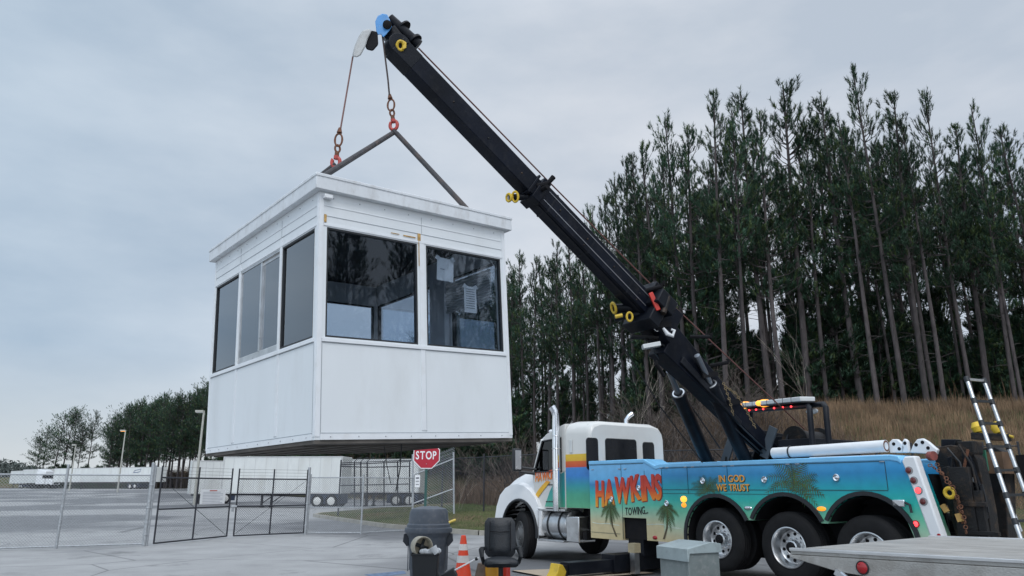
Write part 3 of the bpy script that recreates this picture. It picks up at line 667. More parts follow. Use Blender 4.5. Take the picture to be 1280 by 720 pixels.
M_let = gradient_mat('sunset_lettering', [(0, (.75, .32, .02)), (.3, (.80, .20, .01)), (.6, (.62, .06, .015)), (1, (.50, .03, .015))], ts(765, 627).z, ts(765, 600).z, rough=.4, coat=.2, wob=.02, tilt=.02)
M_letsh = mat('lettering_shadow', (.25, .02, .01), .5)
M_gold = mat('gold_lettering', (.72, .35, .06), .4, var=.2)
M_ink = mat('black_ink', (.01, .01, .012), .5)
place_text('HAWKINS', 745, 631, 828, 621, 31, M_let, jitter=.08, offset=.030, seed=4, shadow=(.02, -.018, M_letsh), space=.1, grow=-.12)
place_text('TOWING...', 782, 644, 811, 642, 9.5, M_ink, jitter=.05, offset=.003, space=.8)
place_text('IN GOD', 899, 602.5, 932, 602, 8.5, M_gold, jitter=.04, offset=.003, shadow=(.012, -.010, M_ink), space=.8)
place_text('WE TRUST', 896, 613.5, 938, 613.5, 8.5, M_gold, jitter=.04, offset=.003, shadow=(.012, -.010, M_ink), space=.8)

# painted palms (flat paint on the side)
M_palm = mat('painted_palm', (.05, .12, .035), .45, var=.4, scale=8)
M_palm2 = mat('painted_palm_dark', (.07, .09, .03), .45, var=.4, scale=8)
M_ptrunk = mat('painted_trunk', (.10, .075, .04), .45, var=.3)
def palm(px, py, rr, trunk, seed, out=-.0045, droop=.13):
    r_ = random.Random(seed); c = ts(px, py, 0)
    mb = MB(); 
    if trunk:
        q = [ts(a, b, 0) for a, b in trunk]; wd = .022
        for i in range(len(q)-1):
            a, b = q[i], q[i+1]; w0, w1 = wd*(.7+.5*i/len(q)), wd*(.7+.5*(i+1)/len(q))
            mb.add([(a.x-w0, out, a.z), (a.x+w0, out, a.z), (b.x+w1, out, b.z), (b.x-w1, out, b.z)], [(0, 1, 2, 3)])
    fr = MB()
    NF = 15 if trunk else 19
    for k in range(NF):
        a = math.pi*2*k/NF + r_.uniform(-.15, .15); ln = rr*r_.uniform(.75, 1.1); L_ = 12; pp_ = []
        x, z = c.x, c.z; dx, dz = math.cos(a), math.sin(a)*.9+.15
        for i in range(L_+1):
            pp_.append((x, z)); x += dx*ln/L_; z += dz*ln/L_; dz -= droop
        for i in range(L_):
            (x0, z0), (x1, z1) = pp_[i], pp_[i+1]
            nx_, nz_ = -(z1-z0), (x1-x0); l_ = math.hypot(nx_, nz_) or 1; nx_ /= l_; nz_ /= l_
            fr.cur = (k+i) % 2
            if any(math.hypot(x1-s9, z1-c9) < AR+.09 for s9, c9 in ((.03, .72), (1.36, .75), (2.67, .77))): break
            for sgn in (-1, 1):
                bl_ = ln*.26*math.sin(math.pi*(i+1.2)/(L_+1.5))
                ex, ez = x0+sgn*nx_*bl_+(x1-x0)*2.0, z0+sgn*nz_*bl_*.8+(z1-z0)*2.0-bl_*.25; x1, z1 = x0+(x1-x0)*(.85 if trunk else .6), z0+(z1-z0)*(.85 if trunk else .6)
                fr.add([(x0, out-.0004*(k % 4), z0), (x1, out-.0004*(k % 4), z1), (ex, out-.0004*(k % 4), ez)], [(0, 1, 2)])
    if mb.v: mb.build('painted_palm_trunk', M_ptrunk, truck, angle=0, fix=False)
    fr.build('painted_palm_leaves', [M_palm, M_palm2], truck, angle=0, fix=False)
palm(763, 634, .24, [(763, 634), (764, 645), (766, 658), (771, 671)], 1, out=-.0075)
palm(834, 636, .24, [(834, 636), (835, 647), (834, 660), (830, 674)], 2, out=-.0055)
palm(884, 611, .36, None, 3, droop=.06)
palm(993, 604, .52, None, 4, droop=.06)

sf = MB(); r9 = random.Random(12); prev = None
for k in range(120):
    s9 = -3.1+k*.052; z9 = .86+.025*math.sin(s9*3.1)+.012*math.sin(s9*9.)
    if prev and not any(math.hypot(s9-a9, z9-c9) < AR+.1 for a9, c9 in ((.03, .72), (1.36, .75), (2.67, .77))) and not (-2.3 < s9 < -1.55) and s9 < 2.9:
        sf.add([(prev[0], -.0042, prev[1]), (s9, -.0042, z9), (s9, -.0042, z9+.012+.012*r9.random()), (prev[0], -.0042, prev[1]+.012)], [(0, 1, 2, 3)])
    prev = (s9, z9)
if sf.v: sf.build('painted_surf_line', mat('surf_paint', (.55, .62, .52), .4, var=.2), truck, angle=0, fix=False)
hg = MB()
for s9 in (-3.08, -2.30, -2.14, -1.2, -1.05, -.62, -.45, .24, .40, 1.45, 1.62, 2.95): hg.tube([(s9, -.008, 1.885), (s9+.07, -.008, 1.885)], .008, 6)
hg.build_each('hinge', M_galv, truck)
# wheels
def wheel(name, s0, y, z, r, dual=True, front=False):
    t = MB(); wdt = .26
    t.lathe((s0, y, z), (0, 1, 0), [(.03, .29), (.0, .31), (-.008, .36), (.0, r-.06), (.02, r-.02), (.045, r), (wdt-.045, r), (wdt-.02, r-.02), (wdt, r-.06), (wdt, .3)], 56)
    for k in range(4):      # tread grooves as ribs
        t.torus((s0, y+.055+k*.05, z), (0, 1, 0), r, .009, 56, 4)
    wh = t.build('wheel', M_rubber, truck)
    rm = MB()
    if front: pr = [(.03, .295), (-.01, .30), (-.015, .285), (.02, .262), (.03, .24), (-.005, .2), (-.03, .13), (-.05, .11), (-.055, .001)]
    else: pr = [(.03, .295), (-.012, .303), (-.018, .288), (.012, .268), (.06, .258), (.135, .246), (.155, .225), (.150, .15), (.145, .11), (.06, .10), (.045, .08), (.04, .001)]
    rm.lathe((s0, y, z), (0, 1, 0), pr, 48); rmo = rm.build('rim', M_alu if not front else mat('dull_steel_rim', (.12, .12, .12), .5, .6, var=.3), wh)
    hl = MB(); off = .149 if not front else .004
    for k in range(10):
        a = 2*math.pi*k/10+.2; hl.lathe((s0+.195*math.cos(a), y+off, z+.195*math.sin(a)), (0, -1, 0), [(-.002, .026), (.002, .026), (.003, .001)], 12)
    hl.lathe((s0, y+.045, z), (0, -1, 0), [(-.09, .085), (0, .082), (.03, .06), (.034, .001)], 20); hl.build('hub', M_blackm, rmo)
    nt_ = MB()
    for k in range(10):
        a = 2*math.pi*k/10; nt_.lathe((s0+.135*math.cos(a), y+off-.002, z+.135*math.sin(a)), (0, -1, 0), [(0, .014), (.035, .013), (.036, .001)], 8)
    nt_.build_each('wheel_nut', M_chrome, rmo)
    return wh
for i, s0 in enumerate(ax_s):
    z = (.70, .655, .64)[i]; r_ = (.50, .515, .515)[i]
    wheel('wheel', s0+(.04 if i == 1 else 0), .02, z, r_)
    t = MB(); t.lathe((s0, .36, z), (0, 1, 0), [(0, .3), (.0, r_-.06), (.03, r_), (.23, r_), (.26, r_-.06), (.26, .3)], 40); t.build('wheel', M_rubber, truck)
    t = MB(); t.lathe((s0, TW-.62, z), (0, 1, 0), [(0, .2), (.0, r_-.06), (.03, r_), (.57, r_), (.6, r_-.06), (.6, .2), (.5, .001)], 40); t.build('wheel', M_rubber, truck)
    t = MB(); t.tube([(s0, .2, z), (s0, TW-.2, z)], .09, 10); t.build('axle', M_blackm, truck)
wf_ = wheel('wheel', 0, -.13, 0, .505, front=True); wf_.location = (-5.62, .20, .505); wf_.rotation_euler = (0, 0, -.32)
t = MB(); t.lathe((-5.62, TW-.33, .505), (0, 1, 0), [(0, .2), (.0, .44), (.03, .505), (.23, .505), (.26, .44), (.26, .2), (.2, .001)], 40); t.build('wheel', M_rubber, truck)

# cab: sleeper box, door section, hood
sl = MB()
cs = [(.12, 1.12), (.12, 2.62), (.15, 2.74), (.24, 2.84), (.45, 2.90), (TW-.45, 2.90), (TW-.24, 2.84), (TW-.15, 2.74), (TW-.12, 2.62), (TW-.12, 1.12)]
slo = [(-4.05, 1.0, .03), (-3.9, 1.0, .03), (-3.35, 1.0, 0.0), (-3.27, 1.0, -.03), (-3.235, .985, -.08)]
vs = []; 
for (s_, k_, dz) in slo:
    for (y, z) in cs: vs.append(((s_), TW/2+(y-TW/2)*k_, 1.12+(z-1.12)*(1+dz*.55)))
n_ = len(cs); fs = [(i*n_+k, i*n_+k+1, (i+1)*n_+k+1, (i+1)*n_+k) for i in range(len(slo)-1) for k in range(n_-1)]
fs += [tuple(range(n_)), tuple((len(slo)-1)*n_+k for k in range(n_-1, -1, -1))]; fs += [(i*n_+n_-1, i*n_, (i+1)*n_, (i+1)*n_+n_-1) for i in range(len(slo)-1)]
sl.add(vs, fs); M_cabw = mat('cab_white', (.62, .62, .60), .3, var=.03, coat=.15)
slp = sl.build('sleeper', M_cabw, truck, bevel=.01)
# wrap on lower sleeper side with sunset stripe
M_slw = gradient_mat('sleeper_wrap', [(0, (.10, .40, .22)), (.25, (.06, .36, .24)), (.42, (.02, .30, .36)), (.60, (.03, .22, .60)), (.76, (.05, .25, .62)), (.77, (.60, .06, .02)), (.88, (.70, .14, .02)), (.89, (.75, .45, .03)), (1, (.75, .5, .03))], 1.13, 2.20, rough=.3, coat=.15, wob=.003)
sw = MB(); sw.bb((-4.04, .112, 1.125), (-3.275, .119, 2.22)); sw.build('sleeper_wrap', M_slw, truck)
# rear windows of the sleeper
def rrect(y0, z0, y1, z1, r_, n=5):
    pts = []
    for (cy, cz, a0) in ((y1-r_, z1-r_, 0), (y0+r_, z1-r_, 90), (y0+r_, z0+r_, 180), (y1-r_, z0+r_, 270)):
        for i in range(n+1): a = R(a0+90*i/n); pts.append((cy+r_*math.cos(a), cz+r_*math.sin(a)))
    return pts
def back_hit(px, py, s_=-3.225):
    d = ray(px, py); C = Vector((0, 0, CAM_H)); t = ((OO+AX*s_-C).dot(AX))/d.dot(AX); return w2t(C+d*t)
for (x0, y0, x1, y1) in [(733.5, 547.5, 747.5, 577), (757.5, 549.5, 795.5, 577), (804.5, 553, 817.5, 577)]:
    a = back_hit(x0, y1+3); b = back_hit(x1, y0)
    rw = MB(); rw.prism(rrect(a.y, a.z-.12, b.y, b.z, .07), lambda y, z: Vector((-3.238, y, z)), lambda y, z: Vector((-3.226, y, z)))
    wo = rw.build('rear_window', M_blackpl, truck)
    rw = MB(); rw.prism(rrect(a.y+.02, a.z-.10, b.y-.02, b.z-.02, .055), lambda y, z: Vector((-3.227, y, z)), lambda y, z: Vector((-3.221, y, z))); rw.build('pane', M_dglass, wo)
p = ts(714, 558, .12); b_ = MB(); b_.box((p.x, .112, p.z), (.10, .015, .27)); vn = b_.build('side_vent', M_lens, truck, bevel=.02)
# door section
_unused = [(-5.02, 1.10), (-4.06, 1.10), (-4.06, 2.80), (-4.35, 2.76), (-4.55, 2.60), (-4.98, 1.96), (-5.1, 1.80)]
ds = MB(); 
op = [(-4.92, 1.93), (-4.20, 1.90), (-4.20, 2.53), (-4.50, 2.50)]
ds.prism([(-5.1, 1.10), (-4.06, 1.10), (-4.06, 1.86), (-5.26, 1.86), (-5.2, 1.5)], lambda a, b: Vector((a, .13, b)), lambda a, b: Vector((a, TW-.13, b)))
ds.prism([(-4.20, 1.86), (-4.06, 1.86), (-4.06, 2.88), (-4.20, 2.85)], lambda a, b: Vector((a, .13, b)), lambda a, b: Vector((a, TW-.13, b)))
ds.prism([(-4.92, 2.55), (-4.20, 2.59), (-4.20, 2.86), (-4.50, 2.78), (-4.80, 2.68)], lambda a, b: Vector((a, .16, b)), lambda a, b: Vector((a, TW-.16, b)))
for y0, y1 in ((.13, .19), (TW-.19, TW-.13)):
    ds.prism([(-5.26, 1.86), (-5.19, 1.86), (-4.88, 2.54), (-4.93, 2.60)], lambda a, b: Vector((a, y0, b)), lambda a, b: Vector((a, y1, b)))
cabn = ds.build('cab', M_cabw, truck, bevel=.012)
dg = MB(); dg.prism([(-5.18, 1.87), (-4.21, 1.87), (-4.21, 2.58), (-4.87, 2.54)], lambda a, b: Vector((a, .15, b)), lambda a, b: Vector((a, .158, b))); dg.build('door_window', G_cab, truck)
dg = MB(); dg.prism([(-5.18, 1.87), (-4.21, 1.87), (-4.21, 2.58), (-4.87, 2.54)], lambda a, b: Vector((a, TW-.158, b)), lambda a, b: Vector((a, TW-.15, b))); dg.build('door_window', G_cab, truck)
gk = MB()
for a, b in (((-5.18, 1.87), (-4.21, 1.87)), ((-4.21, 1.87), (-4.21, 2.58)), ((-4.21, 2.58), (-4.87, 2.54)), ((-4.87, 2.54), (-5.18, 1.87))): gk.tube([(a[0], .128, a[1]), (b[0], .128, b[1])], .018, 6)
gk.build('window_seal', M_blackpl, truck)
ws = MB(); ws.add([(-5.24, .2, 1.88), (-4.92, .22, 2.56), (-4.92, TW-.22, 2.56), (-5.24, TW-.2, 1.88)], [(0, 1, 2, 3)]); ws.build('windshield', M_dglass, truck)
vz = MB(); vz.prism([(-4.95, 2.56), (-4.80, 2.69), (-4.82, 2.72), (-5.05, 2.60)], lambda a, b: Vector((a, .25, b)), lambda a, b: Vector((a, TW-.25, b))); vz.build('sun_visor', M_white, truck)
dwp = MB(); M_dw = gradient_mat('door_wrap', [(0, (.10, .42, .28)), (.5, (.04, .38, .34)), (1, (.05, .30, .35))], 1.12, 1.7, coat=.3)
dwp.prism([(-4.80, 1.13), (-4.10, 1.13), (-4.10, 1.86), (-4.35, 1.78), (-4.62, 1.45)], lambda a, b: Vector((a, .122, b)), lambda a, b: Vector((a, .1275, b))); dwp.build('door_wrap', M_dw, truck)
M_let2 = gradient_mat('door_lettering', [(0, (.8, .45, .03)), (.4, (.8, .2, .02)), (1, (.55, .04, .02))], 1.60, 1.93, coat=.2, wob=.01)
place_text('HAWKINS', 669.5, 603, 696.5, 597, 11.5, M_let2, w=.12, out=-.004, jitter=.1, offset=.006, seed=8, space=.3)
tl = MB(); q = [ts(a, b, .12) for a, b in ((664, 628), (667, 622), (674, 611), (683, 601), (688, 602), (680, 612), (672, 623), (668, 630))]
tl.prism([(p.x, p.z) for p in q], lambda a, b: Vector((a, .114, b)), lambda a, b: Vector((a, .1185, b))); tl.build('painted_swoosh', M_let2, truck)
# small marks below the door lettering
mk = MB()
for k in range(2):
    for j in range(7): p = ts(683+j*1.9, 606+k*21, .12); mk.box((p.x, .120, p.z), (.035, .003, .028))
mk.build('small_lettering', M_ink, truck)
# hood
hd = MB(); secs = [(-5.05, .14, 1.10, 2.0, .98), (-5.5, .18, 1.25, 1.97, .96), (-6.0, .24, 1.1, 1.90, .9), (-6.4, .29, .9, 1.80, .84), (-6.68, .34, .75, 1.68, .76), (-6.84, .40, .7, 1.50, .7), (-6.90, .46, .7, 1.2, .66)]
vs = []; n_ = 12
for (s_, y0, zb, zt, _) in secs:
    hw = TW/2-y0
    for k in range(n_+1):
        a = math.pi*k/n_; cx = -math.cos(a); 
        sy = math.copysign(abs(cx)**.45, cx); sz = math.sin(a)**.45
        vs.append((s_, TW/2+hw*sy, zb+(zt-zb)*sz))
fs = [(i*(n_+1)+k, i*(n_+1)+k+1, (i+1)*(n_+1)+k+1, (i+1)*(n_+1)+k) for i in range(len(secs)-1) for k in range(n_)]
fs.append(tuple((len(secs)-1)*(n_+1)+k for k in range(n_+1)))
hd.add(vs, fs); M_hood = mat('hood_white', (.74, .75, .76), .3, var=.03, coat=.3)
hd.build('hood', M_hood, truck, angle=50)
# front fender (left, near side) : shell around the wheel arch
def fender(y0, y1, sgn):
    f_ = MB(); n_ = 16; inner = []; outer = []
    for i in range(n_+1):
        a = R(-8)+ (R(188))*(i/n_) ; inner.append((-5.62+.66*math.cos(a), .56+.70*math.sin(a)))
    top = [( -4.93, .62), (-4.90, .9), (-4.93, 1.15), (-5.05, 1.32), (-5.25, 1.47), (-5.5, 1.58), (-5.75, 1.62), (-5.98, 1.60), (-6.22, 1.52), (-6.44, 1.36), (-6.58, 1.10), (-6.64, .86), (-6.66, .7), (-6.66, .62), (-6.62, .55), (-6.5, .5), (-6.45, .5)]
    m_ = n_+1
    ybul = [y0+.14*abs(i/n_-.42) for i in range(m_)]
    vs = [Vector((inner[i][0], y0+.0, inner[i][1])) for i in range(m_)] + [Vector((top[i][0], y0+.03, top[i][1])) for i in range(m_)] + [Vector((top[i][0]*1., y1, top[i][1]+.06)) for i in range(m_)] + [Vector((inner[i][0], y1, inner[i][1])) for i in range(m_)]
    if sgn < 0: vs = [Vector((v.x, TW-v.y, v.z)) for v in vs]
    fs = []
    for i in range(m_-1):
        for j in range(3): fs.append((j*m_+i, j*m_+i+1, (j+1)*m_+i+1, (j+1)*m_+i))
    f_.add(vs, fs); return f_.build('front_fender', M_hood, truck, angle=40, bevel=.015)
fender(.02, .42, 1); fender(.02, .42, -1)
am = MB(); P0 = [(-5.62+.665*math.cos(a), .56+.705*math.sin(a)) for a in np.linspace(R(-8), R(180), 20)]
am.tube([(a, .015, b) for a, b in P0], .03, 8); am.build('fender_trim', M_blackpl, truck)
al = MB(); al.add([Vector((a, y, b)) for y in (.05, .8) for a, b in P0], [(i, i+1, 21+i-1+0, 20+i) for i in range(19)]); al.bb((-6.3, .7, .6), (-5.0, .74, 1.3)); al.build('arch_liner', M_blackm, truck)
ds2 = MB(); ds2.prism([(-5.0, .50), (-4.93, .50), (-4.93, 1.08), (-5.02, 1.08)], lambda a, b: Vector((a, .03, b)), lambda a, b: Vector((a, .5, b))); ds2.prism([(-5.0, .52), (-4.86, .52), (-4.78, 1.10), (-5.0, 1.12)], lambda a, b: Vector((a, .035, b)), lambda a, b: Vector((a, .2, b))); ds2.build('fender_rear', M_hood, truck, bevel=.02)
bp = MB(); bp.bb((-6.86, .25, .38), (-6.62, TW-.25, .72)); bp.bb((-6.75, .03, .40), (-6.35, .35, .70)); bp.bb((-6.75, TW-.35, .40), (-6.35, TW-.03, .70)); bp.build('bumper', M_chrome, truck, bevel=.04)
gr = MB(); gr.bb((-6.72, .62, .75), (-6.68, TW-.62, 1.38)); gr.build('grille', M_chrome, truck)
tsg = MB(); p = ts(632, 616, .30); tsg.sphere((p.x+.02, .30, p.z), (.05, .04, .045)); tsg.build('turn_signal', mat('amber_lens', (.85, .55, .05), .3, emit=(1, .7, .1), es=.7), truck)
ft = MB(); ft.beam(ts(681, 616, .05), ts(674, 600, .08), .03, .05); pass
# mirror
mi = MB(); a = ts(647, 567, -.22); mi.box((a.x, -.24, 2.14), (.10, .22, .50)); mo = mi.build('mirror', M_blackpl, truck, bevel=.03)
g_ = MB(); g_.box((a.x+.053, -.24, 2.14), (.006, .16, .42)); g_.build('mirror_glass', mat('mirror_face', (.85, .87, .9), .25, .6, var=.05), mo)
g_ = MB(); g_.tube([(a.x, -.16, 1.88), (-5.15, .12, 1.84)], .035, 8); g_.tube([(a.x, -.16, 1.98), (-5.1, .13, 1.93)], .025, 8); g_.build('mirror_arm', M_blackpl, mo)
# roof lights
for px, py in ((679, 530), (675, 539)):
    p = ts(px, py, .35); g_ = MB(); g_.sphere((-4.72+.1*(py-530)/9*-1, .35, 2.77), (.075, .05, .04)); g_.beam((-4.6, .35, 2.72), (-4.72+.1*(py-530)/9*-1, .35, 2.77), .02, .02); g_.build('cab_marker_light', M_white, truck)
# exhaust stack
sx_, sy_ = -4.22, .0
ex = MB(); ex.tube([(sx_, sy_, 1.05), (sx_, sy_, 1.25), (sx_, sy_, 2.7), (sx_, sy_, 3.05), (sx_-.02, sy_-.015, 3.16), (sx_-.06, sy_-.05, 3.25)], [.085, .085, .085, .075, .078, .085], 20, caps=False)
exo = ex.build('exhaust_stack', M_chrome, truck)
e2 = MB(); e2.lathe((sx_-.058, sy_-.048, 3.245), (-.5, -.45, .7), [(0, .084), (.004, .07), (.0, .001)], 20); e2.build('exhaust_opening', M_blackm, exo)
e3 = MB()
for z_ in (1.9, 2.35, 2.62): e3.torus((sx_, sy_, z_), (0, 0, 1), .088, .009, 20, 6)
e3.build('exhaust_clamp', M_alu, exo)
gh = MB(); gh.tube([(-4.32, .06, 1.3), (-4.34, .04, 1.35), (-4.34, .04, 2.05), (-4.30, .04, 2.14), (-4.25, .04, 2.12)], .017, 8); gh.build('grab_handle', M_chrome, truck)
sp2 = MB(); q = back_hit(783, 533, -3.6); sp2.tube([(-3.6, q.y, 2.70), (-3.6, q.y, 3.0), (-3.57, q.y+.06, 3.08), (-3.54, q.y+.14, 3.14)], [.05, .05, .05, .055], 14); sp2.build('roof_exhaust_tip', M_chrome, truck)
# fuel tank, steps, side box
tk = MB(); tk.tube([(-4.90, .36, .76), (-4.88, .36, .76), (-4.02, .36, .76), (-4.0, .36, .76)], [.28, .31, .31, .28], 32); tko = tk.build('fuel_tank', M_alu, truck)
b_ = MB()
for s_ in (-4.62, -4.24): b_.torus((s_, .36, .76), (1, 0, 0), .316, .02, 32, 6)
b_.build_each('tank_strap', M_blackpl, tko)
stp = MB(); stp.bb((-4.93, .02, .42), (-4.05, .35, .46)); stp.bb((-4.93, .03, 1.045), (-4.0, .45, 1.085)); stp.bb((-4.93, .02, .46), (-4.90, .06, 1.05)); stp.build('cab_step', M_alu, truck, bevel=.006)
bx_ = MB(); bx_.bb((-3.99, .05, .44), (-3.58, .5, .95)); bx_.build('side_box', M_alu, truck, bevel=.02)
bx_ = MB(); bx_.bb((-3.55, .12, .50), (-3.42, .45, .66)); bx_.bb((-3.56, .3, .7), (-3.2, .9, 1.2)); bx_.build('battery_tray', M_blackm, truck)
wm = MB(); wm.bb((-4.0, .55, .7), (-3.2, TW-.3, 1.1)); wm.build('cab_mount', M_blackm, truck)

# outrigger (near side)
orr = MB(); y0_ = .6
orr.bb((-2.15, -1.62, .07), (-1.90, .6, .28)); orr.bb((-2.20, -.6, .06), (-1.85, .6, .36)); orr.bb((-2.2, .1, .30), (-1.8, .5, .75))
oo_ = orr.build('outrigger', M_black, truck, bevel=.01)
q = MB(); q.bb((-2.12, -1.74, .06), (-1.93, -1.62, .24)); q.build('jack_leg', M_blackm, oo_)
q = MB(); q.prism([(-1.94, .04), (-1.70, .04), (-1.66, .14), (-1.74, .25), (-1.82, .27), (-1.86, .14)], lambda a, b: Vector((-2.16, a, b)), lambda a, b: Vector((-1.92, a, b))); q.build('foot_bracket', M_yellow, oo_, bevel=.01)
q = MB(); q.bb((-2.2, -2.0, .0), (-1.85, -1.6, .035)); q.build('foot_pad', M_blackm, oo_)
q = MB(); q.bb((-1.72, -.34, .04), (-1.60, -.22, .40)); q.build('leg_post', M_alu, oo_)
q = MB(); q.bb((-1.74, -.36, .40), (-1.58, -.20, .56)); q.build('post_sleeve', mat('tan_sleeve', (.4, .34, .22), .7), oo_)
q = MB(); q.bb((1.5, .6, .15), (1.8, 1.8, .5)); q.build('outrigger', M_black, truck)
# rounded grey pads seen under the truck
# white long lifting tube on the body top
tb = MB(); a = ts(967, 566.5, .22); b = ts(1108, 557.5, .22); tb.tube([a, b], .085, 24); tbo = tb.build('white_tube', mat('tube_white', (.72, .74, .76), .35, var=.04, dirt=(.4, .4, .38), damt=.25), truck)
q = MB(); d = (b-a).normalized(); q.lathe(b, d, [(0, .08), (.002, .055), (-.05, .05), (-.05, .001)], 20); q.lathe(a, -d, [(0, .03), (.008, .025), (.008, .001)], 12); q.build_each('tube_end', M_rusty, tbo)
q = MB(); q.torus(a+d*.32, d, .092, .012, 20, 6, arc=.5); q.build('tube_strap', M_blackpl, tbo)
q = MB(); q.bb((a.x+.7, .12, 1.95), (b.x+.05, .42, 1.985)); q.build('tube_tray', M_white, truck)

# turret, mast and light arch
TC = Vector((.62, 1.21, 1.75))
tu = MB(); tu.lathe((TC.x, TC.y, 1.70), (0, 0, 1), [(0, .001), (0, .62), (.12, .62), (.12, .5), (.2, .5), (.2, .001)], 40)
tuo = tu.build('turntable', M_blackm, truck)
tp = MB()
hp = [(.15, 1.88), (.75, 2.50), (2.15, 2.34), (2.15, 1.88)]    # turret side plate outline: along boom-opposite (w) axis
for s_ in (.34, .93):
    tp.prism([(.55, 1.85), (.95, 2.52), (1.9, 2.45), (2.05, 1.85)], lambda a, b: Vector((s_-.02, a, b)), lambda a, b: Vector((s_+.02, a, b)))
tp.bb((.38, 1.1, 1.86), (.9, 2.0, 2.40)); tp.bb((.96, .55, 1.86), (1.6, 1.9, 2.30)); tp.bb((-.1, .9, 1.86), (.3, 1.8, 2.15))
tpo = tp.build('turret', M_black, truck, bevel=.01)
gp = MB(); 
for (x0, y0, x1, y1, wpx) in [(905, 580, 918, 538, 14), (955, 572, 967, 534, 13)]:
    a = ts(x0, y0, .55); b = ts(x1, y1, .55); gp.beam(a, b, .16, .03, up=(0, 1, 0))
gp.build_each('gusset_plate', mat('dark_grey_paint', (.07, .085, .10), .45, var=.15), truck)
wn = MB(); wn.tube([(1.05, .9, 2.30), (1.05, 1.6, 2.30)], .17, 20); wn.tube([(1.05, .88, 2.30), (1.05, .91, 2.30)], .24, 20); wn.tube([(1.05, 1.59, 2.30), (1.05, 1.62, 2.30)], .24, 20); wn.build('winch_drum', M_grime, truck)
# clutter on deck
cl = MB()
for k in range(26):
    s_ = rng.uniform(-1.1, 2.6); y_ = rng.uniform(.5, 1.7); cl.box((s_, y_, 1.78+rng.uniform(0, .16)), (rng.uniform(.1, .4), rng.uniform(.1, .3), rng.uniform(.05, .25)), Matrix.Rotation(rng.uniform(-.5, .5), 3, 'Z'))
for k in range(12):
    s_ = rng.uniform(-.9, 1.7); y_ = rng.uniform(.4, .9); cl.tube([(s_, y_, 1.8), (s_+rng.uniform(-.2, .2), y_, 2.0+rng.uniform(0, .2)), (s_+rng.uniform(-.4, .4), y_+.2, 1.85)], .014, 6)
cl.build('hydraulic_gear', M_grime, truck)
# light arch
def arc_pt(px, py, w): return ts(px, py, w)
LA, LB_ = ts(924, 511, 1.9), ts(1010, 503, .55)
la = MB(); d = (LB_-LA)
mid = [LA+d*t for t in (0, .5, .95)]
for off in (0, .28):
    o1 = Vector((off, 0, 0)); la.tube([LA+o1+Vector((-.08, .05, -.75)), LA+o1+Vector((-.05, .03, -.2)), LA+o1+Vector((0, 0, -.04))] + [LA+o1+d*.5+Vector((0, 0, -.05)), LB_+o1+Vector((-.02, .02, -.05)), LB_+o1+Vector((.07, -.08, -.12)), LB_+o1+Vector((.10, -.14, -.30)), LB_+o1+Vector((.11, -.16, -.72))], .045, 12)
lao = la.build('light_arch', M_black, truck)
lb = MB(); A, B = LA+Vector((0, 0, .055)), LB_+Vector((0, 0, .055)); dd_ = (B-A).normalized()
lb.beam(A, B, .26, .075); lbo = lb.build('light_bar', M_lens, truck, bevel=.012)
q = MB()
for k in range(1, 9):
    c_ = A+(B-A)*(k/9); q.beam(c_-dd_*.006, c_+dd_*.006, .265, .082)
q.beam(A+Vector((0, 0, -.045)), B+Vector((0, 0, -.045)), .22, .02); q.build('light_divider', M_blackpl, lbo)
perp = dd_.cross(Vector((0, 0, 1))).normalized()
for k, t_ in enumerate((.12, .43)):
    c_ = A+(B-A)*t_; q = MB(); q.sphere(c_ + perp*(.11 if perp.dot(Vector((0, -1, 0))) > 0 else -.11) + Vector((0, 0, .0)), (.07, .07, .05)); q.sphere(c_+Vector((0, 0, .0)), (.13, .17, .07)); q.build('amber_beacon', M_ambercore, lbo)
q = MB(); sg = 1 if perp.dot(Vector((0, -1, 0))) > 0 else -1
for t_ in (.22, .33, .44, .60, .72, .83): q.sphere(LA+d*t_ + perp*.06*sg + Vector((0, 0, -.05)), .018, 8, 6)
q.build('red_marker_row', M_redlit, lao)
q = MB(); c_ = ts(1015, 514, .75); q.sphere(c_, (.11, .06, .05)); q.build('work_light', M_lens, lao)

# ---- boom
Bp = Vector(OO+AX*.62+NN*1.2+Vector((0, 0, 2.12)))
Tp = at_y(497, 62, 8.95)
ba = (Tp-Bp).normalized(); bs = ba.cross(Vector((0, 0, 1))).normalized(); bu = bs.cross(ba)   # bs: sideways, bu: up-normal
BL = (Tp-Bp).length
def bpt(t, a=0, u=0): return w2t(Bp+ba*t+bs*a+bu*u)
def bproj_t(px, py):
    lo, hi = 0., BL+1
    best = min((abs(px-prj(Bp+ba*t)[0])+abs(py-prj(Bp+ba*t)[1]), t) for t in np.linspace(0, BL+.5, 800)); return best[1]
def prj(P):
    q = Vector(P)-Vector((0, 0, CAM_H)); c, s = math.cos(PITCH), math.sin(PITCH); z = q.y*c+q.z*s; y = -q.y*s+q.z*c
    return (640+FPX*q.x/z, 360-FPX*y/z)
tk_ = bproj_t(792, 385); tm_ = bproj_t(664, 243)
def bbox(mb, t0, t1, w_, h_, u0=0, a0=0, w2=None, h2=None):
    w2 = w2 or w_; h2 = h2 or h_
    vs = [bpt(t0, a0+sx*w_/2, u0+su*h_/2) for sx in (-1, 1) for su in (-1, 1)] + [bpt(t1, a0+sx*w2/2, u0+su*h2/2) for sx in (-1, 1) for su in (-1, 1)]
    mb.add(vs, [(0, 1, 3, 2), (4, 6, 7, 5), (0, 4, 5, 1), (2, 3, 7, 6), (0, 2, 6, 4), (1, 5, 7, 3)])
M_boom = mat('boom_paint', (.004, .006, .012), .42, var=.4, scale=2, dirt=(.035, .034, .035), damt=.4, dscale=7, spec=.14, bump=.08, bscale=12)
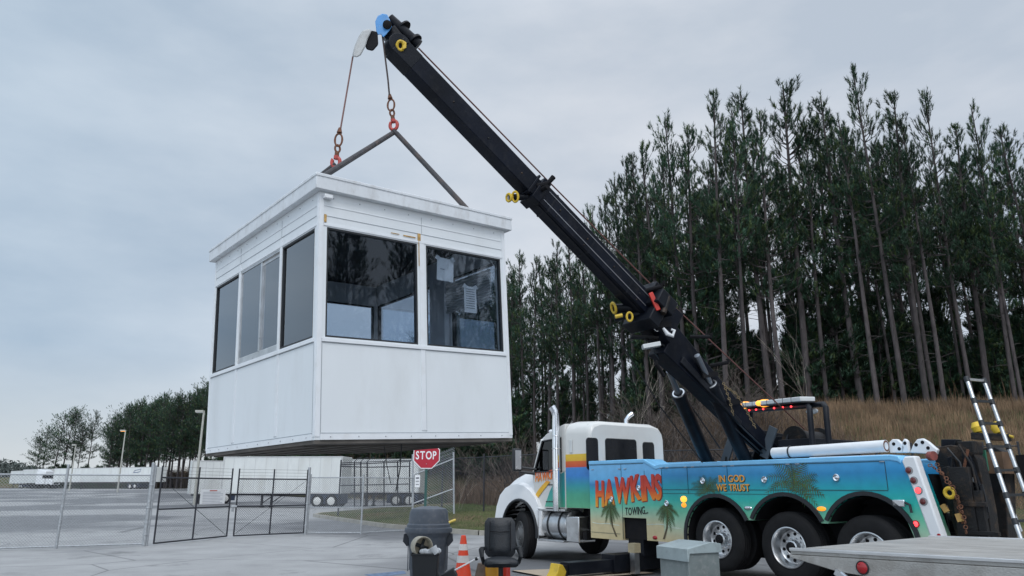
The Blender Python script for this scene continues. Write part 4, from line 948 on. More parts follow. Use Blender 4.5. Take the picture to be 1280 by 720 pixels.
b1 = MB(); bbox(b1, tk_-.1, tm_+.05, .27, .35); bm1 = b1.build('boom_section', M_boom, truck, bevel=.012)
b2 = MB(); bbox(b2, tm_-.3, BL-.1, .235, .30, 0); bm2 = b2.build('boom_section', M_boom, truck, bevel=.012)
b3 = MB(); bbox(b3, tm_-.06, tm_+.09, .33, .41); bbox(b3, tm_+.14, tm_+.18, .29, .37); b3.build('boom_collar', M_boom, bm1, bevel=.008)
rl = MB()
for a_ in (-.11, .11): 
    for u_ in (.1, -.08): rl.beam(bpt(tk_+.1, (.137 if a_ > 0 else -.137), u_), bpt(tm_-.1, (.137 if a_ > 0 else -.137), u_), .006, .012)
rl.build('boom_rail', mat('worn_steel', (.25, .26, .28), .4, .6), bm1)
# outer housing (mast)
b4 = MB(); bbox(b4, .0, 1.1, .24, .22, -.22, 0, .25, .26); bbox(b4, 1.08, tk_-.55, .255, .27, -.22, 0, .36, .56); bbox(b4, tk_-.56, tk_+.05, .42, .62, 0, 0, .38, .50); bm4 = b4.build('boom_housing', M_boom, truck, bevel=.015)
b5 = MB(); bbox(b5, 1.3, tk_-.9, .32, .08, -.36, 0, .42, .12); b5.build('housing_plate', M_black, bm4, bevel=.01)
kn = MB(); bbox(kn, tk_-.25, tk_+.12, .80, .26, .08); bbox(kn, tk_-.18, tk_+.05, .62, .40, -.14); bbox(kn, tk_+.0, tk_+.2, .50, .16, .26); kno = kn.build('winch_frame', M_black, bm4, bevel=.015)
q = MB()
for a_, t_ in ((-.36, -.05), (.36, -.05)): q.tube([bpt(tk_+t_, a_, .18), bpt(tk_+t_-.05, a_, -.12)], .05, 10)
q.build('pin', M_grime, kno)
def shackle(px, py, Y, r_=.055, axis=(0, 1, 0), matl=M_yellow, parent=truck, th=.018, arc=1.0, sc=(1.25, .8)):
    c_ = w2t(at_y(px, py, Y)); v = AX.dot(Vector(axis)), NN.dot(Vector(axis)), axis[2]
    q = MB(); q.torus(c_, v, r_, th, 24, 8, sc=sc); return q.build('yellow_shackle', matl, parent)
Pk = Bp+ba*tk_; Yk = Pk.y
shackle(787, 396, Yk-.25, .055); shackle(833.5, 374, Yk-.2, .055); shackle(767, 385, Yk-.1, .065, (1, .5, .3), th=.022)
q = MB(); c0 = w2t(at_y(769, 396, Yk-.25)); c1 = w2t(at_y(778, 394, Yk-.25)); q.tube([c0, c1], .03, 8); q.build('yellow_pin', M_yellow, truck)
q = MB(); q.tube([w2t(at_y(766, 386, Yk-.02)), w2t(at_y(800, 384, Yk-.05))], .075, 14); q.tube([w2t(at_y(768, 398, Yk)), w2t(at_y(800, 392, Yk-.05))], .05, 12); q.tube([w2t(at_y(820, 372, Yk)), w2t(at_y(833, 374, Yk-.15))], .05, 10); q.build_each('hydraulic_motor', M_black, truck)
q = MB(); q.tube([w2t(at_y(636, 247, (Bp+ba*tm_).y-.15)), w2t(at_y(660, 246, (Bp+ba*tm_).y-.1))], .05, 12); q.build('ring_bracket', M_black, truck)
q = MB(); c0 = w2t(at_y(813, 366, Yk-.3)); c1 = w2t(at_y(823, 388, Yk-.3)); q.beam(c0, c1, .05, .07); q.build('red_handle', M_red, truck, bevel=.008)
for (x0, y0, x1, y1, r_) in [(797, 366, 827, 358, .035), (812, 361, 830, 355, .03), (863, 421, 889, 421, .03), (888, 457, 910, 453, .03), (830, 470, 820, 455, .03)]:
    q = MB(); a = w2t(at_y(x0, y0, Yk-.1)); b = w2t(at_y(x1, y1, Yk-.25)); q.tube([a, b, b+Vector((0, 0, .05))], r_, 8); q.build('guide_horn', M_blackm, truck)
q = MB(); Y_ = Yk+.0; a = w2t(at_y(803, 434, Y_-.1)); b = w2t(at_y(825, 430, Y_-.1)); q.beam(a, b, .14, .07); fo = q.build('flood_light', M_lens, truck, bevel=.008)
q = MB(); a = w2t(at_y(789, 421, Y_)); b = w2t(at_y(822, 423, Y_)); q.beam(a, b, .22, .03); q.tube([w2t(at_y(808, 425, Y_)), w2t(at_y(822, 412, Y_+.1))], .03, 8); q.build('light_bracket', M_blackm, fo)
q = MB(); pts_ = [w2t(at_y(x, y, Yk-.15)) for x, y in ((829, 410), (834, 417), (841, 420), (843, 413), (839, 412))]
q.tube(pts_, [.02, .035, .03, .025, .02], 8); q.build('white_hook', M_white, truck); shackle(821, 409, Yk-.1, .05, matl=M_chrome, th=.01)
shackle(644, 246, (Bp+ba*tm_).y-.22, .06, (.5, 1, .2)); shackle(636, 247, (Bp+ba*tm_).y-.2, .055, (.8, .6, .2), sc=(1, 1))
q = MB(); Pm = Bp+ba*(tm_+.02); q.tube([w2t(Pm-bs*.15), w2t(Pm-bs*.30)], .035, 10); q.tube([w2t(at_y(672, 233, Pm.y-.1)), w2t(at_y(685, 229, Pm.y-.15)), w2t(at_y(692, 221, Pm.y-.15))], [.05, .035, .04], 8); q.build('cable_guide', M_blackm, bm1)
bt = MB()
for t_ in np.arange(tk_+.3, tm_-.2, .62):
    for a_ in (-.139,): bt.sphere(bpt(t_, a_, .0), .016, 8, 5); bt.sphere(bpt(t_, a_, -.13), .012, 8, 5)
for t_ in np.arange(tm_+.4, BL-.5, .7): bt.sphere(bpt(t_, -.119, -.02), .014, 8, 5)
bt.build_each('bolt', M_grime, bm1)
wl = MB()
for t_ in (tk_+.5, tk_+1.4, tk_+2.3): bbox(wl, t_, t_+.03, .276, .357)
bbox(wl, tk_+.1, tm_-.1, .05, .012, -.18, -.05); wl.build_each('weld_seam', M_black, bm1)
for u9, a9 in ((-.34, -.12), (-.38, -.04), (-.36, .06)):
    hs_ = MB(); hs_.tube([bpt(.3, a9, u9), bpt(1.2, a9*1.2, u9-.06), bpt(2.1, a9, u9-.02), bpt(tk_-.5, a9, -.36)], .014, 6); hs_.build('hydraulic_hose', M_blackpl, bm4)
for t9, a9 in ((1.5, -.2), (2.2, -.22), (tk_-.4, -.24)):
    hs_ = MB(); hs_.beam(bpt(t9, a9, -.05), bpt(t9+.25, a9, -.30), .03, .08); hs_.build('housing_bracket', M_blackm, bm4)
# hydraulic cylinders
def cylinder(base, joint, top, r1, r2):
    q = MB(); q.tube([base, joint], r1, 20); q.tube([joint-(joint-base).normalized()*.06, joint+(joint-base).normalized()*.02], r1*1.12, 20)
    q.torus(base+(joint-base)*.16, (joint-base), r1*1.02, .012, 20, 6); c_ = q.build('lift_cylinder', M_black, truck)
    q = MB(); q.tube([joint, top], r2, 14); q.build('cylinder_rod', mat('rod_steel', (.22, .24, .27), .3, .8, var=.2), c_)
    q = MB(); q.torus(joint+(joint-base).normalized()*.015, (joint-base), r1*.8, .02, 20, 6); q.build('cylinder_gland', M_alu, c_); return c_
tt_ = bproj_t(848, 438)
def mast_pt(px, a, u):
    return min(((abs(prj(Bp+ba*t+bs*a+bu*u)[0]-px), t) for t in np.linspace(0, BL, 600)))[1]
for bpx_, bpy_, bww_, tpx_, a_, u_, fr_ in ((893, 597, .80, 836, .27, -.34, .80), (939, 590, .62, 871, -.27, -.14, .76)):
    B0 = ts(bpx_, bpy_, bww_); T0 = bpt(mast_pt(tpx_, a_, u_), a_, u_); cylinder(B0, B0+(T0-B0)*fr_, T0, .115, .05)
# chains on housing
def chain(pts, r_, matl, name, parent, lk_=.045, th=.3):
    q = MB(); L_ = [Vector(p) for p in pts]; k = 0
    for a, b in zip(L_[:-1], L_[1:]):
        n_ = max(1, int((b-a).length/lk_)); d = (b-a).normalized()
        for i in range(n_):
            c_ = a+(b-a)*((i+.5)/n_); u = d.orthogonal().normalized(); v = d.cross(u); ax_ = u if k % 2 else v; k += 1
            q.torus(c_, ax_, lk_*.42, lk_*.13, 10, 5, sc=(1, 1))
    return q.build(name, matl, parent)
M_chain = mat('yellow_chain', (.20, .15, .08), .5, .4, var=.3, scale=30)
e_ = Yk-.2
chain([w2t(at_y(904, 478, 12.0)), w2t(at_y(912, 500, 11.9)), w2t(at_y(917, 520, 11.9))], .02, M_chain, 'chain', truck)
chain([w2t(at_y(905, 482, 12.0)), w2t(at_y(920, 492, 11.9)), w2t(at_y(934, 515, 11.9)), w2t(at_y(945, 536, 11.9))], .02, M_chain, 'chain', truck)
# tip
tip = MB(); bbox(tip, BL-.30, BL+.05, .24, .305); tip.lathe(bpt(BL+.02, -.10, .02), bpt(1, 1, 0)-bpt(1, 0, 0), [(0, .001), (0, .17), (.2, .17), (.2, .001)], 24)
tpo_ = tip.build('boom_head', M_black, bm2, bevel=.01)
Yt = Tp.y
def tpx(px, py, dY=0.): return w2t(at_y(px, py, Yt+dY))
q = MB(); q.tube([tpx(486, 24, 0), tpx(523, 57, .15)], .085, 18); q.tube([tpx(505, 36, .08), tpx(503.5, 34.5, .08)], .12, 18); q.tube([tpx(517, 51, .12), tpx(519, 53, .12)], .12, 18); q.build('fairlead_roller', M_black, tpo_)
q = MB(); q.beam(tpx(486, 40, 0), tpx(503, 62, 0), .14, .22); q.build('head_bracket', M_black, tpo_)
c_ = tpx(478, 33, -.08); vdir = Vector((AX.dot(Vector((.25, -1, -.3))), NN.dot(Vector((.25, -1, -.3))), -.3))
def flatshape(pxs, Y, th, name, matl, parent, bev=.01):
    q = MB(); P1 = [w2t(at_y(x, y, Y-th/2)) for x, y in pxs]; P2 = [w2t(at_y(x, y, Y+th/2)) for x, y in pxs]; n_ = len(pxs)
    q.add(P1+P2, [tuple(range(n_)), tuple(range(2*n_-1, n_-1, -1))]+[(i, (i+1) % n_, (i+1) % n_+n_, i+n_) for i in range(n_)]); return q.build(name, matl, parent, bevel=bev)
flatshape([(469, 27), (472, 20), (478, 17), (484, 18), (487, 24), (490, 33), (487, 38), (483, 43), (479, 47), (476, 43), (471, 44), (470, 36)], Yt-.12, .12, 'blue_sheave_guard', M_blue, tpo_)
q = MB(); cc_ = w2t(at_y(484, 31, Yt-.2)); q.lathe(cc_, vdir, [(-.02, .06), (.02, .06), (.03, .04), (.03, .001)], 16); q.build('sheave_pin', M_blackm, tpo_)
flatshape([(448, 46), (453, 38), (461, 36), (465, 38), (460, 48), (457, 58), (451, 69), (446, 72), (440, 70), (443, 58)], Yt-.15, .16, 'grey_cable_guard', M_greyhead, tpo_, .02)
flatshape([(455, 52), (464, 38), (472, 40), (473, 56), (466, 64), (458, 62)], Yt-.10, .20, 'side_sheave', M_blackm, tpo_, .02)
q = MB(); cc_ = w2t(at_y(500.5, 57, Yt-.12)); q.torus(cc_, vdir, .055, .022, 24, 8, sc=(1.1, .8)); q.build('yellow_shackle', M_yellow, tpo_)
flatshape([(503, 50), (508, 53), (508, 60), (503, 62)], Yt-.1, .06, 'yellow_lug', M_yellow, tpo_)
# boom cable above, plus slack control lines
q = MB()
H1 = at_y(493, 160, 9.0); H2 = at_y(420, 204, 8.4)
q.tube([tpx(523, 60, .1), w2t(Pm+bu*.34), w2t(Pk+bu*.42), w2t(OO+AX*1.05+NN*1.2+Vector((0, 0, 2.5)))], .011, 6); q.build('winch_cable', mat('red_wire_rope', (.16, .07, .06), .6, .3), truck)
q = MB(); q.tube([w2t(at_y(778, 432, Yk)), w2t(at_y(825, 508, 12.2)), w2t(at_y(878, 578, 12.9))], .010, 6); q.tube([w2t(at_y(818, 440, Yk)), w2t(at_y(850, 487, 12.6)), w2t(at_y(900, 560, 13))], .012, 6); q.build('control_line', M_blackpl, truck)
q = MB(); q.tube([w2t(at_y(478, 44, Yt-.12)), w2t(at_y(485, 100, 8.9)), w2t(at_y(487, 122, 9.0))], .012, 6)
wc1 = q.build('lifting_cable', M_wire, truck)
q = MB(); q.tube([w2t(at_y(441, 71, Yt-.15)), w2t(at_y(431, 130, 8.6)), w2t(at_y(425, 165, 8.45))], .012, 6); wc2 = q.build('lifting_cable', mat('red_brown_cable', (.17, .09, .08), .6, .3), truck)
def hook_set(pts, Y, parent):
    (x0, y0), (x1, y1) = pts
    q = MB(); a = at_y(x0, y0, Y); b = at_y(x1, y1, Y); d = (b-a)
    q.tube([w2t(a), w2t(a+d*.12)], [.018, .035], 10); q.torus(w2t(a+d*.30), (AX.dot(Vector((0, 1, 0))), NN.dot(Vector((0, 1, 0))), 0), .045, .014, 20, 8, sc=(1.9, 1))
    q.torus(w2t(a+d*.52), (1, 0, 0), .032, .014, 16, 8, sc=(1.5, 1)); q.tube([w2t(a+d*.60), w2t(a+d*.72)], .028, 10); q.build('shackle', M_rusty, parent)
    q = MB(); c_ = w2t(a+d*.86); v = (AX.dot(Vector((.1, 1, 0))), NN.dot(Vector((.1, 1, 0))), 0)
    q.torus(c_, v, .055, .024, 24, 8, arc=.86, sc=(1.2, .9)); q.tube([w2t(a+d*.70), w2t(a+d*.78)], .034, 10); q.build('hook', M_redhook, parent)
hook_set(((487, 118), (493, 163)), 9.0, wc1); hook_set(((425, 160), (419, 210)), 8.4, wc2)
# lifting slings: things of their own, hung in the hooks
Bm = booth.rotation_euler.to_matrix()
def bw(x, y, z): return Vector(booth.location) + Bm @ Vector((x, y, z))
def sling(pts, r_, label):
    q = MB(); q.tube([Vector(p) for p in pts], r_, 10); return tag(q.build('lifting_sling', M_sling), label, 'sling', 'slings between the hooks and the booth roof')
zr = BH+.159+.025
def roof_point(line_a, line_b, marg=.04):
    (xa, ya), (xb, yb) = line_a, line_b; best = None; L9 = math.hypot(xb-xa, yb-ya)
    for i in range(40):
        for j in range(40):
            x, y = marg+(BW-2*marg)*i/39, marg+(BD-2*marg)*j/39; q = prj(bw(x, y, zr)); dist = abs((xb-xa)*(ya-q[1])-(xa-q[0])*(yb-ya))/L9
            along = ((q[0]-xa)*(xb-xa)+(q[1]-ya)*(yb-ya))/L9
            if along > 0 and (best is None or dist*20-along*.02 < best[0]): best = (dist*20-along*.02, bw(x, y, zr))
    return best[1]
def edge_hit(px, py):
    d = ray(px, py); C = Vector((0, 0, CAM_H)); n_ = Bm @ Vector((0, 0, 1)); t = (bw(0, 0, zr)-C).dot(n_)/d.dot(n_); return C+d*t
A1 = at_y(493, 166, 9.0)
sling([A1+Vector((.02, 0, .03)), A1+Vector((-.03, 0, -.01)), roof_point((493, 166), (410, 217))], .034, 'black sling from the right hook down to the left edge of the booth roof')
sling([A1+Vector((-.02, 0, .03)), A1+Vector((.03, 0, -.01)), roof_point((493, 166), (578, 256))], .034, 'black sling from the right hook down to the right edge of the booth roof')
A2 = at_y(419, 208, 8.4)
sling([A2+Vector((0, 0, .03)), bw(.12, 2.7, zr+.02)], .03, 'short sling from the left hook ending behind the roof edge')

# rear underlift, chains and gear
def tbx(s0, y0, z0, s1, y1, z1, mb): mb.bb((s0, y0, z0), (s1, y1, z1))
def plate0(pxs, w_, th):
    q = MB(); P1 = [ts(x, y, w_) for x, y in pxs]; P2 = [p+Vector((0, th, 0)) for p in P1]; n_ = len(pxs)
    return q.add(P1+P2, [tuple(range(n_)), tuple(range(2*n_-1, n_-1, -1))]+[(i, (i+1) % n_, (i+1) % n_+n_, i+n_) for i in range(n_)])
ulo = plate0([(1166, 566), (1176, 558), (1188, 556), (1212, 560), (1222, 574), (1228, 600), (1236, 640), (1240, 676), (1196, 676)], .55, .25).build('underlift', M_grime, truck, bevel=.012)
for sh_, w_, th_, nm_ in [([(1196, 552), (1215, 551), (1217, 566), (1212, 572), (1198, 562)], .50, .30, 'hinge_block'), ([(1176, 549), (1194, 549), (1194, 562), (1176, 562)], .60, .2, 'roller'),
        ([(1201, 566), (1210, 563), (1226, 610), (1234, 648), (1222, 650), (1212, 612)], .48, .06, 'slanted_arm'), ([(1183, 572), (1190, 570), (1210, 640), (1202, 644)], .45, .06, 'slanted_arm'),
        ([(1176, 585), (1186, 582), (1196, 600), (1190, 604)], .42, .05, 'bracket'), ([(1190, 640), (1212, 636), (1216, 668), (1196, 668)], .45, .08, 'lower_box'), ([(1204, 592), (1212, 591), (1214, 604), (1206, 605)], .44, .03, 'bracket')]:
    plate0(sh_, w_, th_).build(nm_, M_black if nm_ in ('slanted_arm', 'roller') else M_grime, ulo, bevel=.01)
plate0([(1222, 562), (1240, 558), (1256, 566), (1260, 676), (1222, 676)], 1.5, .3).build('tow_sling_frame', M_grime, truck, bevel=.012)
q = MB(); q.bb((3.70, .32, .80), (3.95, .40, 1.80)); q.bb((3.95, .34, .70), (4.05, .42, 1.5)); q.bb((3.75, .30, 1.3), (4.1, .36, 1.36)); q.bb((3.80, .30, .95), (4.2, .36, 1.0)); q.build('rear_rack', M_grime, truck, bevel=.006)
q = MB()
for (px, py, w_px) in [(1187, 616, .1)]: c_ = ts(px, py, .22); q.torus(c_, (0, 1, 0), .058, .026, 24, 8)
q.build('yellow_strap_roll', M_yellow, truck)
q = MB()
for (x0, y0, x1, y1) in [(1178, 631, 1184, 640), (1197, 642, 1201, 652)]: a = ts(x0, y0, .25); b = ts(x1, y1, .25); q.beam(a, b, .05, .06)
q.build('ratchet_strap', mat('tan_strap', (.4, .25, .08), .7, var=.2), truck)
chain([ts(1160, 580, .2), ts(1176, 590, .18), ts(1190, 606, .2), ts(1200, 630, .22), ts(1206, 650, .22), ts(1208, 668, .22)], .02, M_rusty, 'chain', truck, lk_=.055)
chain([ts(1170, 578, .3), ts(1182, 600, .28), ts(1196, 620, .28), ts(1203, 655, .28)], .02, M_rusty, 'chain', truck, lk_=.055)
q = MB(); c_ = ts(1164, 570, .25); q.tube([c_+Vector((-.02, 0, 0)), c_+Vector((.05, -.03, 0))], .062, 20); q.build('red_reel', mat('faded_red', (.22, .06, .05), .6, var=.3, scale=15), truck)
for k9, pxs in enumerate([[(1184, 560), (1200, 578), (1206, 606), (1216, 640)], [(1198, 556), (1214, 580), (1222, 612), (1226, 655)], [(1210, 562), (1204, 590), (1214, 622), (1208, 660)], [(1188, 600), (1206, 612), (1228, 606), (1236, 640)], [(1192, 566), (1188, 590), (1198, 610), (1192, 650)]]):
    q = MB(); q.tube([ts(x, y, .40+.01*k9) for x, y in pxs], .014+.003*(k9 % 3), 6); q.build('hydraulic_hose', (M_blackpl, M_grime, M_rusty)[k9 % 3], truck)
for px9, py9 in ((1200, 588), (1216, 600), (1224, 630), (1204, 655)):
    q = MB(); c_ = ts(px9, py9, .43); q.lathe(c_, (0, -1, 0), [(-.02, .035), (.02, .03), (.024, .001)], 10); q.build('pin_end', M_galv, truck)
# white hooks and castings on the rear top
def plate(pxs, w_, th, name, matl, parent, bev=.008):
    q = MB(); P1 = [ts(x, y, w_) for x, y in pxs]; P2 = [p+Vector((0, th, 0)) for p in P1]; n_ = len(pxs)
    q.add(P1+P2, [tuple(range(n_)), tuple(range(2*n_-1, n_-1, -1))]+[(i, (i+1) % n_, (i+1) % n_+n_, i+n_) for i in range(n_)]); return q.build(name, matl, parent, bevel=bev)
for k_i, (shape, holes) in enumerate([([(1111, 553), (1115, 549), (1121, 549), (1126, 553), (1131, 559), (1129, 566), (1112, 566)], [(1117, 555), (1124, 561)]),
        ([(1126, 566), (1127, 553), (1130, 548), (1134, 551), (1136, 566)], [(1131, 554)]),
        ([(1137, 566), (1141, 556), (1146, 549), (1153, 548), (1160, 552), (1168, 559), (1172, 562), (1170, 568)], [(1145, 556), (1153, 553), (1160, 560)])]):
    pc = plate(shape, .33, .07, 'lifting_eye', M_white, truck, .012)
    q = MB()
    for hx_, hy_ in holes: c_ = ts(hx_, hy_, .328); q.lathe(c_, (0, -1, 0), [(-.01, .026), (.002, .024), (.003, .001)], 14)
    q.build('hole', M_blackm, pc)
q = MB(); q.bb((4.0, 1.7, 1.6), (4.4, 2.35, 1.98)); q.bb((3.9, 2.1, 1.4), (4.1, 2.3, 2.0)); q.build('rear_bracket', M_blackm, truck)
q = MB(); c_ = ts(1222, 577, .9); q.prism([(c_.x-.10, c_.z-.2), (c_.x+.12, c_.z-.12), (c_.x+.12, c_.z+.15), (c_.x-.10, c_.z+.16)], lambda a, b: Vector((a, .88, b)), lambda a, b: Vector((a, .92, b))); q.build('green_plate', mat('green_paint', (.02, .12, .07), .6), truck)
q = MB(); pts_ = [ts(x, y, .7) for x, y in ((1212, 572), (1222, 578), (1228, 588), (1229, 600))]; q.tube(pts_, [.01, .03, .03, .01], 8); q.build('white_hose', M_white, truck)
# raised fork carrier with yellow receivers at the far rear
fk = MB(); a = ts(1216, 545, 1.5); b = ts(1262, 547, 1.5); fk.beam(a, b, .14, .10); fk.build('fork_carrier', M_grime, truck, bevel=.01)
for (x0, y0, x1, y1) in [(1219, 528, 1224, 540), (1243, 528, 1250, 541)]:
    q = MB(); a = ts(x0, y0, 1.5); b = ts(x1, y1, 1.5); q.tube([a, a+(b-a)*.5, b], [.05, .085, .07], 12); q.tube([b, b+Vector((.16, 0, -.07))], .02, 8); q.build('yellow_receiver', M_yellow, truck)
q = MB(); q.beam(ts(1248, 565, 1.4), ts(1252, 592, 1.4), .2, .3, up=(0, 1, 0)); q.build('rusty_plate', mat('rust_brown', (.12, .07, .04), .8, var=.4), truck)

# ------------------------------------------------------------------ foreground flatbed, ladder, bits
fbd = thing('flatbed_truck_deck', 'bare aluminium flatbed deck corner with round red light, front right', 'flatbed', (2.551, 7.101, 0), rot=(.011, -.021, -.985))
q = MB(); q.bb((.0, .0, .955), (6.0, 2.40, 1.0)); q.build('deck_surface', M_deck, fbd, bevel=.006)
q = MB(); q.prism([(.0, .953), (.0, .93), (.45, .84), (.95, .80), (6.0, .80), (6.0, .953)], lambda a, b: Vector((a, -.012, b)), lambda a, b: Vector((a, .05, b)))
q.prism([(.0, .953), (.0, .93), (.45, .84), (.95, .80), (6.0, .80), (6.0, .953)], lambda a, b: Vector((a, 2.35, b)), lambda a, b: Vector((a, 2.412, b))); q.build_each('side_rail', M_deck, fbd, bevel=.005)
q = MB(); q.bb((0, -.016, .985), (6, .035, 1.012)); q.bb((0, 2.365, .985), (6, 2.416, 1.012)); q.build_each('edge_rail', mat('bright_aluminium', (.7, .7, .7), .35, .8, var=.1), fbd, bevel=.005)
q = MB(); q.bb((0, .06, .93), (.06, 2.34, .952)); q.bb((.5, .2, .55), (.62, 2.2, .9)); q.bb((.62, .75, .7), (6, .9, .9)); q.bb((.62, 1.5, .7), (6, 1.65, .9)); q.build('deck_frame', M_blackm, fbd)
q = MB(); q.lathe((.70, -.012, .885), (0, -1, 0), [(0, .056), (.012, .056), (.014, .05), (.006, .046)], 28); mko = q.build('marker_light', M_blackpl, fbd)
q = MB(); q.lathe((.70, -.017, .885), (0, -1, 0), [(0, .047), (.008, .046), (.016, .03), (.017, .001)], 28); q.build('lens', M_redlens, mko)
q = MB(); q.beam((.45, -.02, .84), (.85, -.05, .58), .03, .05); q.beam((.50, -.02, .84), (.90, -.05, .58), .012, .02); q.build('support_bracket', M_chrome, fbd)
q = MB(); q.lathe((3.0, .15, .5), (0, 1, 0), [(0, .25), (0, .46), (.05, .5), (.5, .5), (.55, .25)], 32); q.lathe((3.0, 1.7, .5), (0, 1, 0), [(0, .25), (0, .46), (.05, .5), (.5, .5), (.55, .25)], 32); q.build('wheel', M_rubber, fbd)
# telescopic ladder
lad = thing('ladder', 'silver telescopic ladder with black joints leaning behind the flatbed deck', 'ladder', (0, 0, 0))
YT_, YB_ = 9.6, 8.9
lt_ = at_y(1208.5, 474, YT_); rt_ = at_y(1230, 476, YT_+.25)
lb_ = at_y(1279, 682, YB_); dl = (lb_-lt_).normalized(); lb_ = lt_ + dl*((lt_.z-.0)/-dl.z)
drr = (at_y(1280, 612, YT_+.25-(YT_-YB_)*.62)-rt_).normalized(); rb_ = rt_ + drr*((rt_.z)/-drr.z)
lad.location = (lb_+rb_)/2
for o2 in (0,):
    for nm, A_, B_ in (('rail', lt_, lb_), ('rail', rt_, rb_)):
        q = MB(); q.tube([A_-lad.location, B_-lad.location], .026, 12); q.build(nm, M_alu, lad)
rg = MB(); nr = 10
for k in range(nr):
    t = k/nr; a = lt_+(lb_-lt_)*t; b = rt_+(rb_-rt_)*t
    r0 = MB(); r0.beam(a-lad.location, b-lad.location, .035, .03)
    ro = r0.build('rung', M_blackpl if k else M_alu, lad)
    j0 = MB(); 
    for c_, d_ in ((a, dl), (b, drr)): j0.tube([c_-d_*.03-lad.location, c_+d_*.04-lad.location], .034, 12)
    j0.build_each('joint', M_blackpl, ro)

# trash can
tc_p = at_z(533.5, 739, 0); cz = tc_p
can = thing('trash_can', 'large grey round trash can with domed lid beside the stop sign', 'trash can', (cz.x, cz.y, 0))
def zat(py, Y, px=533): return at_y(px, py, Y).z
Yc = cz.y; z_t = zat(633, Yc)
k_ = Yc/924*1.03
q = MB(); zr_ = zat(668, Yc); q.lathe((0, 0, 0), (0, 0, 1), [(0.01, .001), (0.01, 22*k_*.82), (.03, 22*k_*.84), (zr_-.05, 22.5*k_), (zr_-.02, 23.5*k_), (zr_+.02, 25.5*k_), (zr_+.045, 25.5*k_), (zr_+.045, 23*k_)], 48)
q.build('bin_body', M_greypl, can)
q = MB()
for a in range(10): a_ = a*math.pi/5+.3; q.beam((22.6*k_*math.cos(a_), 22.6*k_*math.sin(a_), .3), (23*k_*math.cos(a_), 23*k_*math.sin(a_), zr_-.15), .02, .012, up=(math.cos(a_), math.sin(a_), 0))
q.build('body_rib', M_greypl, can)
q = MB(); q.lathe((0, 0, 0), (0, 0, 1), [(zr_+.03, 27*k_), (zr_+.06, 27.5*k_), (zr_+.10, 27*k_), (zr_+.11, 25*k_), (zr_+.15, 24.8*k_), (zr_+.17, 23.2*k_), (zat(640, Yc), 22*k_), (zat(636, Yc), 20*k_), (z_t, 10*k_), (z_t+.005, .001)], 48); q.build('domed_lid', M_greypl, can)
for sgn in (-1, 1):
    q = MB(); q.prism([(sgn*22*k_, zr_+.02), (sgn*27.5*k_, zr_+.01), (sgn*28.5*k_, zr_-.10), (sgn*24*k_, zr_-.17), (sgn*22*k_, zr_-.17)], lambda a, b: Vector((a, -.07, b)), lambda a, b: Vector((a, .07, b))); q.build('handle', mat('dark_grey_plastic', (.03, .035, .045), .6), can)
# black office bin with junk
p_ = at_y(532.5, 692, 10.6)
ob = thing('waste_bin', 'small black rectangular bin full of junk before the grey trash can', 'bin', (p_.x, p_.y, 0))
q = MB(); hb = p_.z; wt_, wb_ = .175, .135
def frus(mb, z0, w0, d0, z1, w1, d1): mb.add([(-w0, -d0, z0), (w0, -d0, z0), (w0, d0, z0), (-w0, d0, z0), (-w1, -d1, z1), (w1, -d1, z1), (w1, d1, z1), (-w1, d1, z1)], [(0, 3, 2, 1), (0, 1, 5, 4), (1, 2, 6, 5), (2, 3, 7, 6), (3, 0, 4, 7)])
frus(q, 0, wb_, .1, hb, wt_, .14); frus(q, hb-.02, wt_+.012, .15, hb+.01, wt_+.012, .15); q.build('bin_body', M_blackpl, ob, bevel=.01)
q = MB(); q.bb((-wt_+.02, -.12, hb-.05), (wt_-.02, .12, hb-.04)); q.build('rubbish', M_paper, ob)
c_ = at_y(527, 683, 10.6)
rl_ = thing('fan_head', 'round cream desk fan head lying in the black bin', 'fan', c_)
dv = Vector((.55, -1, -.05)).normalized()
q = MB(); q.lathe((0, 0, 0), dv, [(-.09, .11), (-.09, .125), (.07, .135), (.075, .128), (.06, .118), (-.075, .112), (-.08, .001)], 36); q.build('shroud', M_beige, rl_)
q = MB()
for k in range(4):
    a = k*math.pi/2+.5; u = dv.orthogonal().normalized(); v = dv.cross(u); r1 = u*math.cos(a)+v*math.sin(a); q.beam(r1*.02, r1*.10, .05, .006, up=tuple(dv*.8+v*.4))
q.lathe((0, 0, 0), dv, [(-.02, .001), (-.02, .03), (.03, .03), (.035, .001)], 16); q.build('blades', M_blackpl, rl_)
cp_ = MB(); rr_ = random.Random(3)
for k in range(7):
    a = at_y(528+k*3.2, 690-rr_.uniform(0, 3), 10.5); cp_.sphere(a, (.03+rr_.uniform(0, .025), .03, .025+rr_.uniform(0, .02)), 7, 5)
tag(cp_.build('crumpled_paper', M_paper, angle=0), 'crumpled white paper on top of the small black bin', 'paper')
q = MB(); a = at_y(546, 692, 10.45); b = at_y(541, 684, 10.45); q.lathe(a, (b-a), [(0, .035), (.1, .055), (.102, .04), (0, .001)], 14)
tag(q.build('paper_cup', M_paper), 'tilted white paper cup sticking out of the black bin', 'cup')
# black dustpan with white handle
a = at_y(562, 716, 10.9); dp = thing('dustpan', 'black lobby dustpan with long white handle leaning on the office chair', 'dustpan', a)
q = MB(); M_ = Matrix.Rotation(-.5, 3, 'Y'); q.box((-.05, 0, -.06), (.30, .22, .12), M_); q.box((-.17, 0, -.02), (.05, .22, .14), M_); q.build('pan', M_blackpl, dp, bevel=.01)
q = MB(); b = at_y(598, 697, 11.0)-a; c0_ = at_y(568, 713, 10.9)-a; q.tube([c0_, b], .011, 8); q.build('handle', M_signw, dp)
q = MB(); q.tube([at_y(594, 699, 10.98)-a, at_y(597, 698, 10.98)-a], .022, 8); q.build('hanger', M_blackpl, dp)
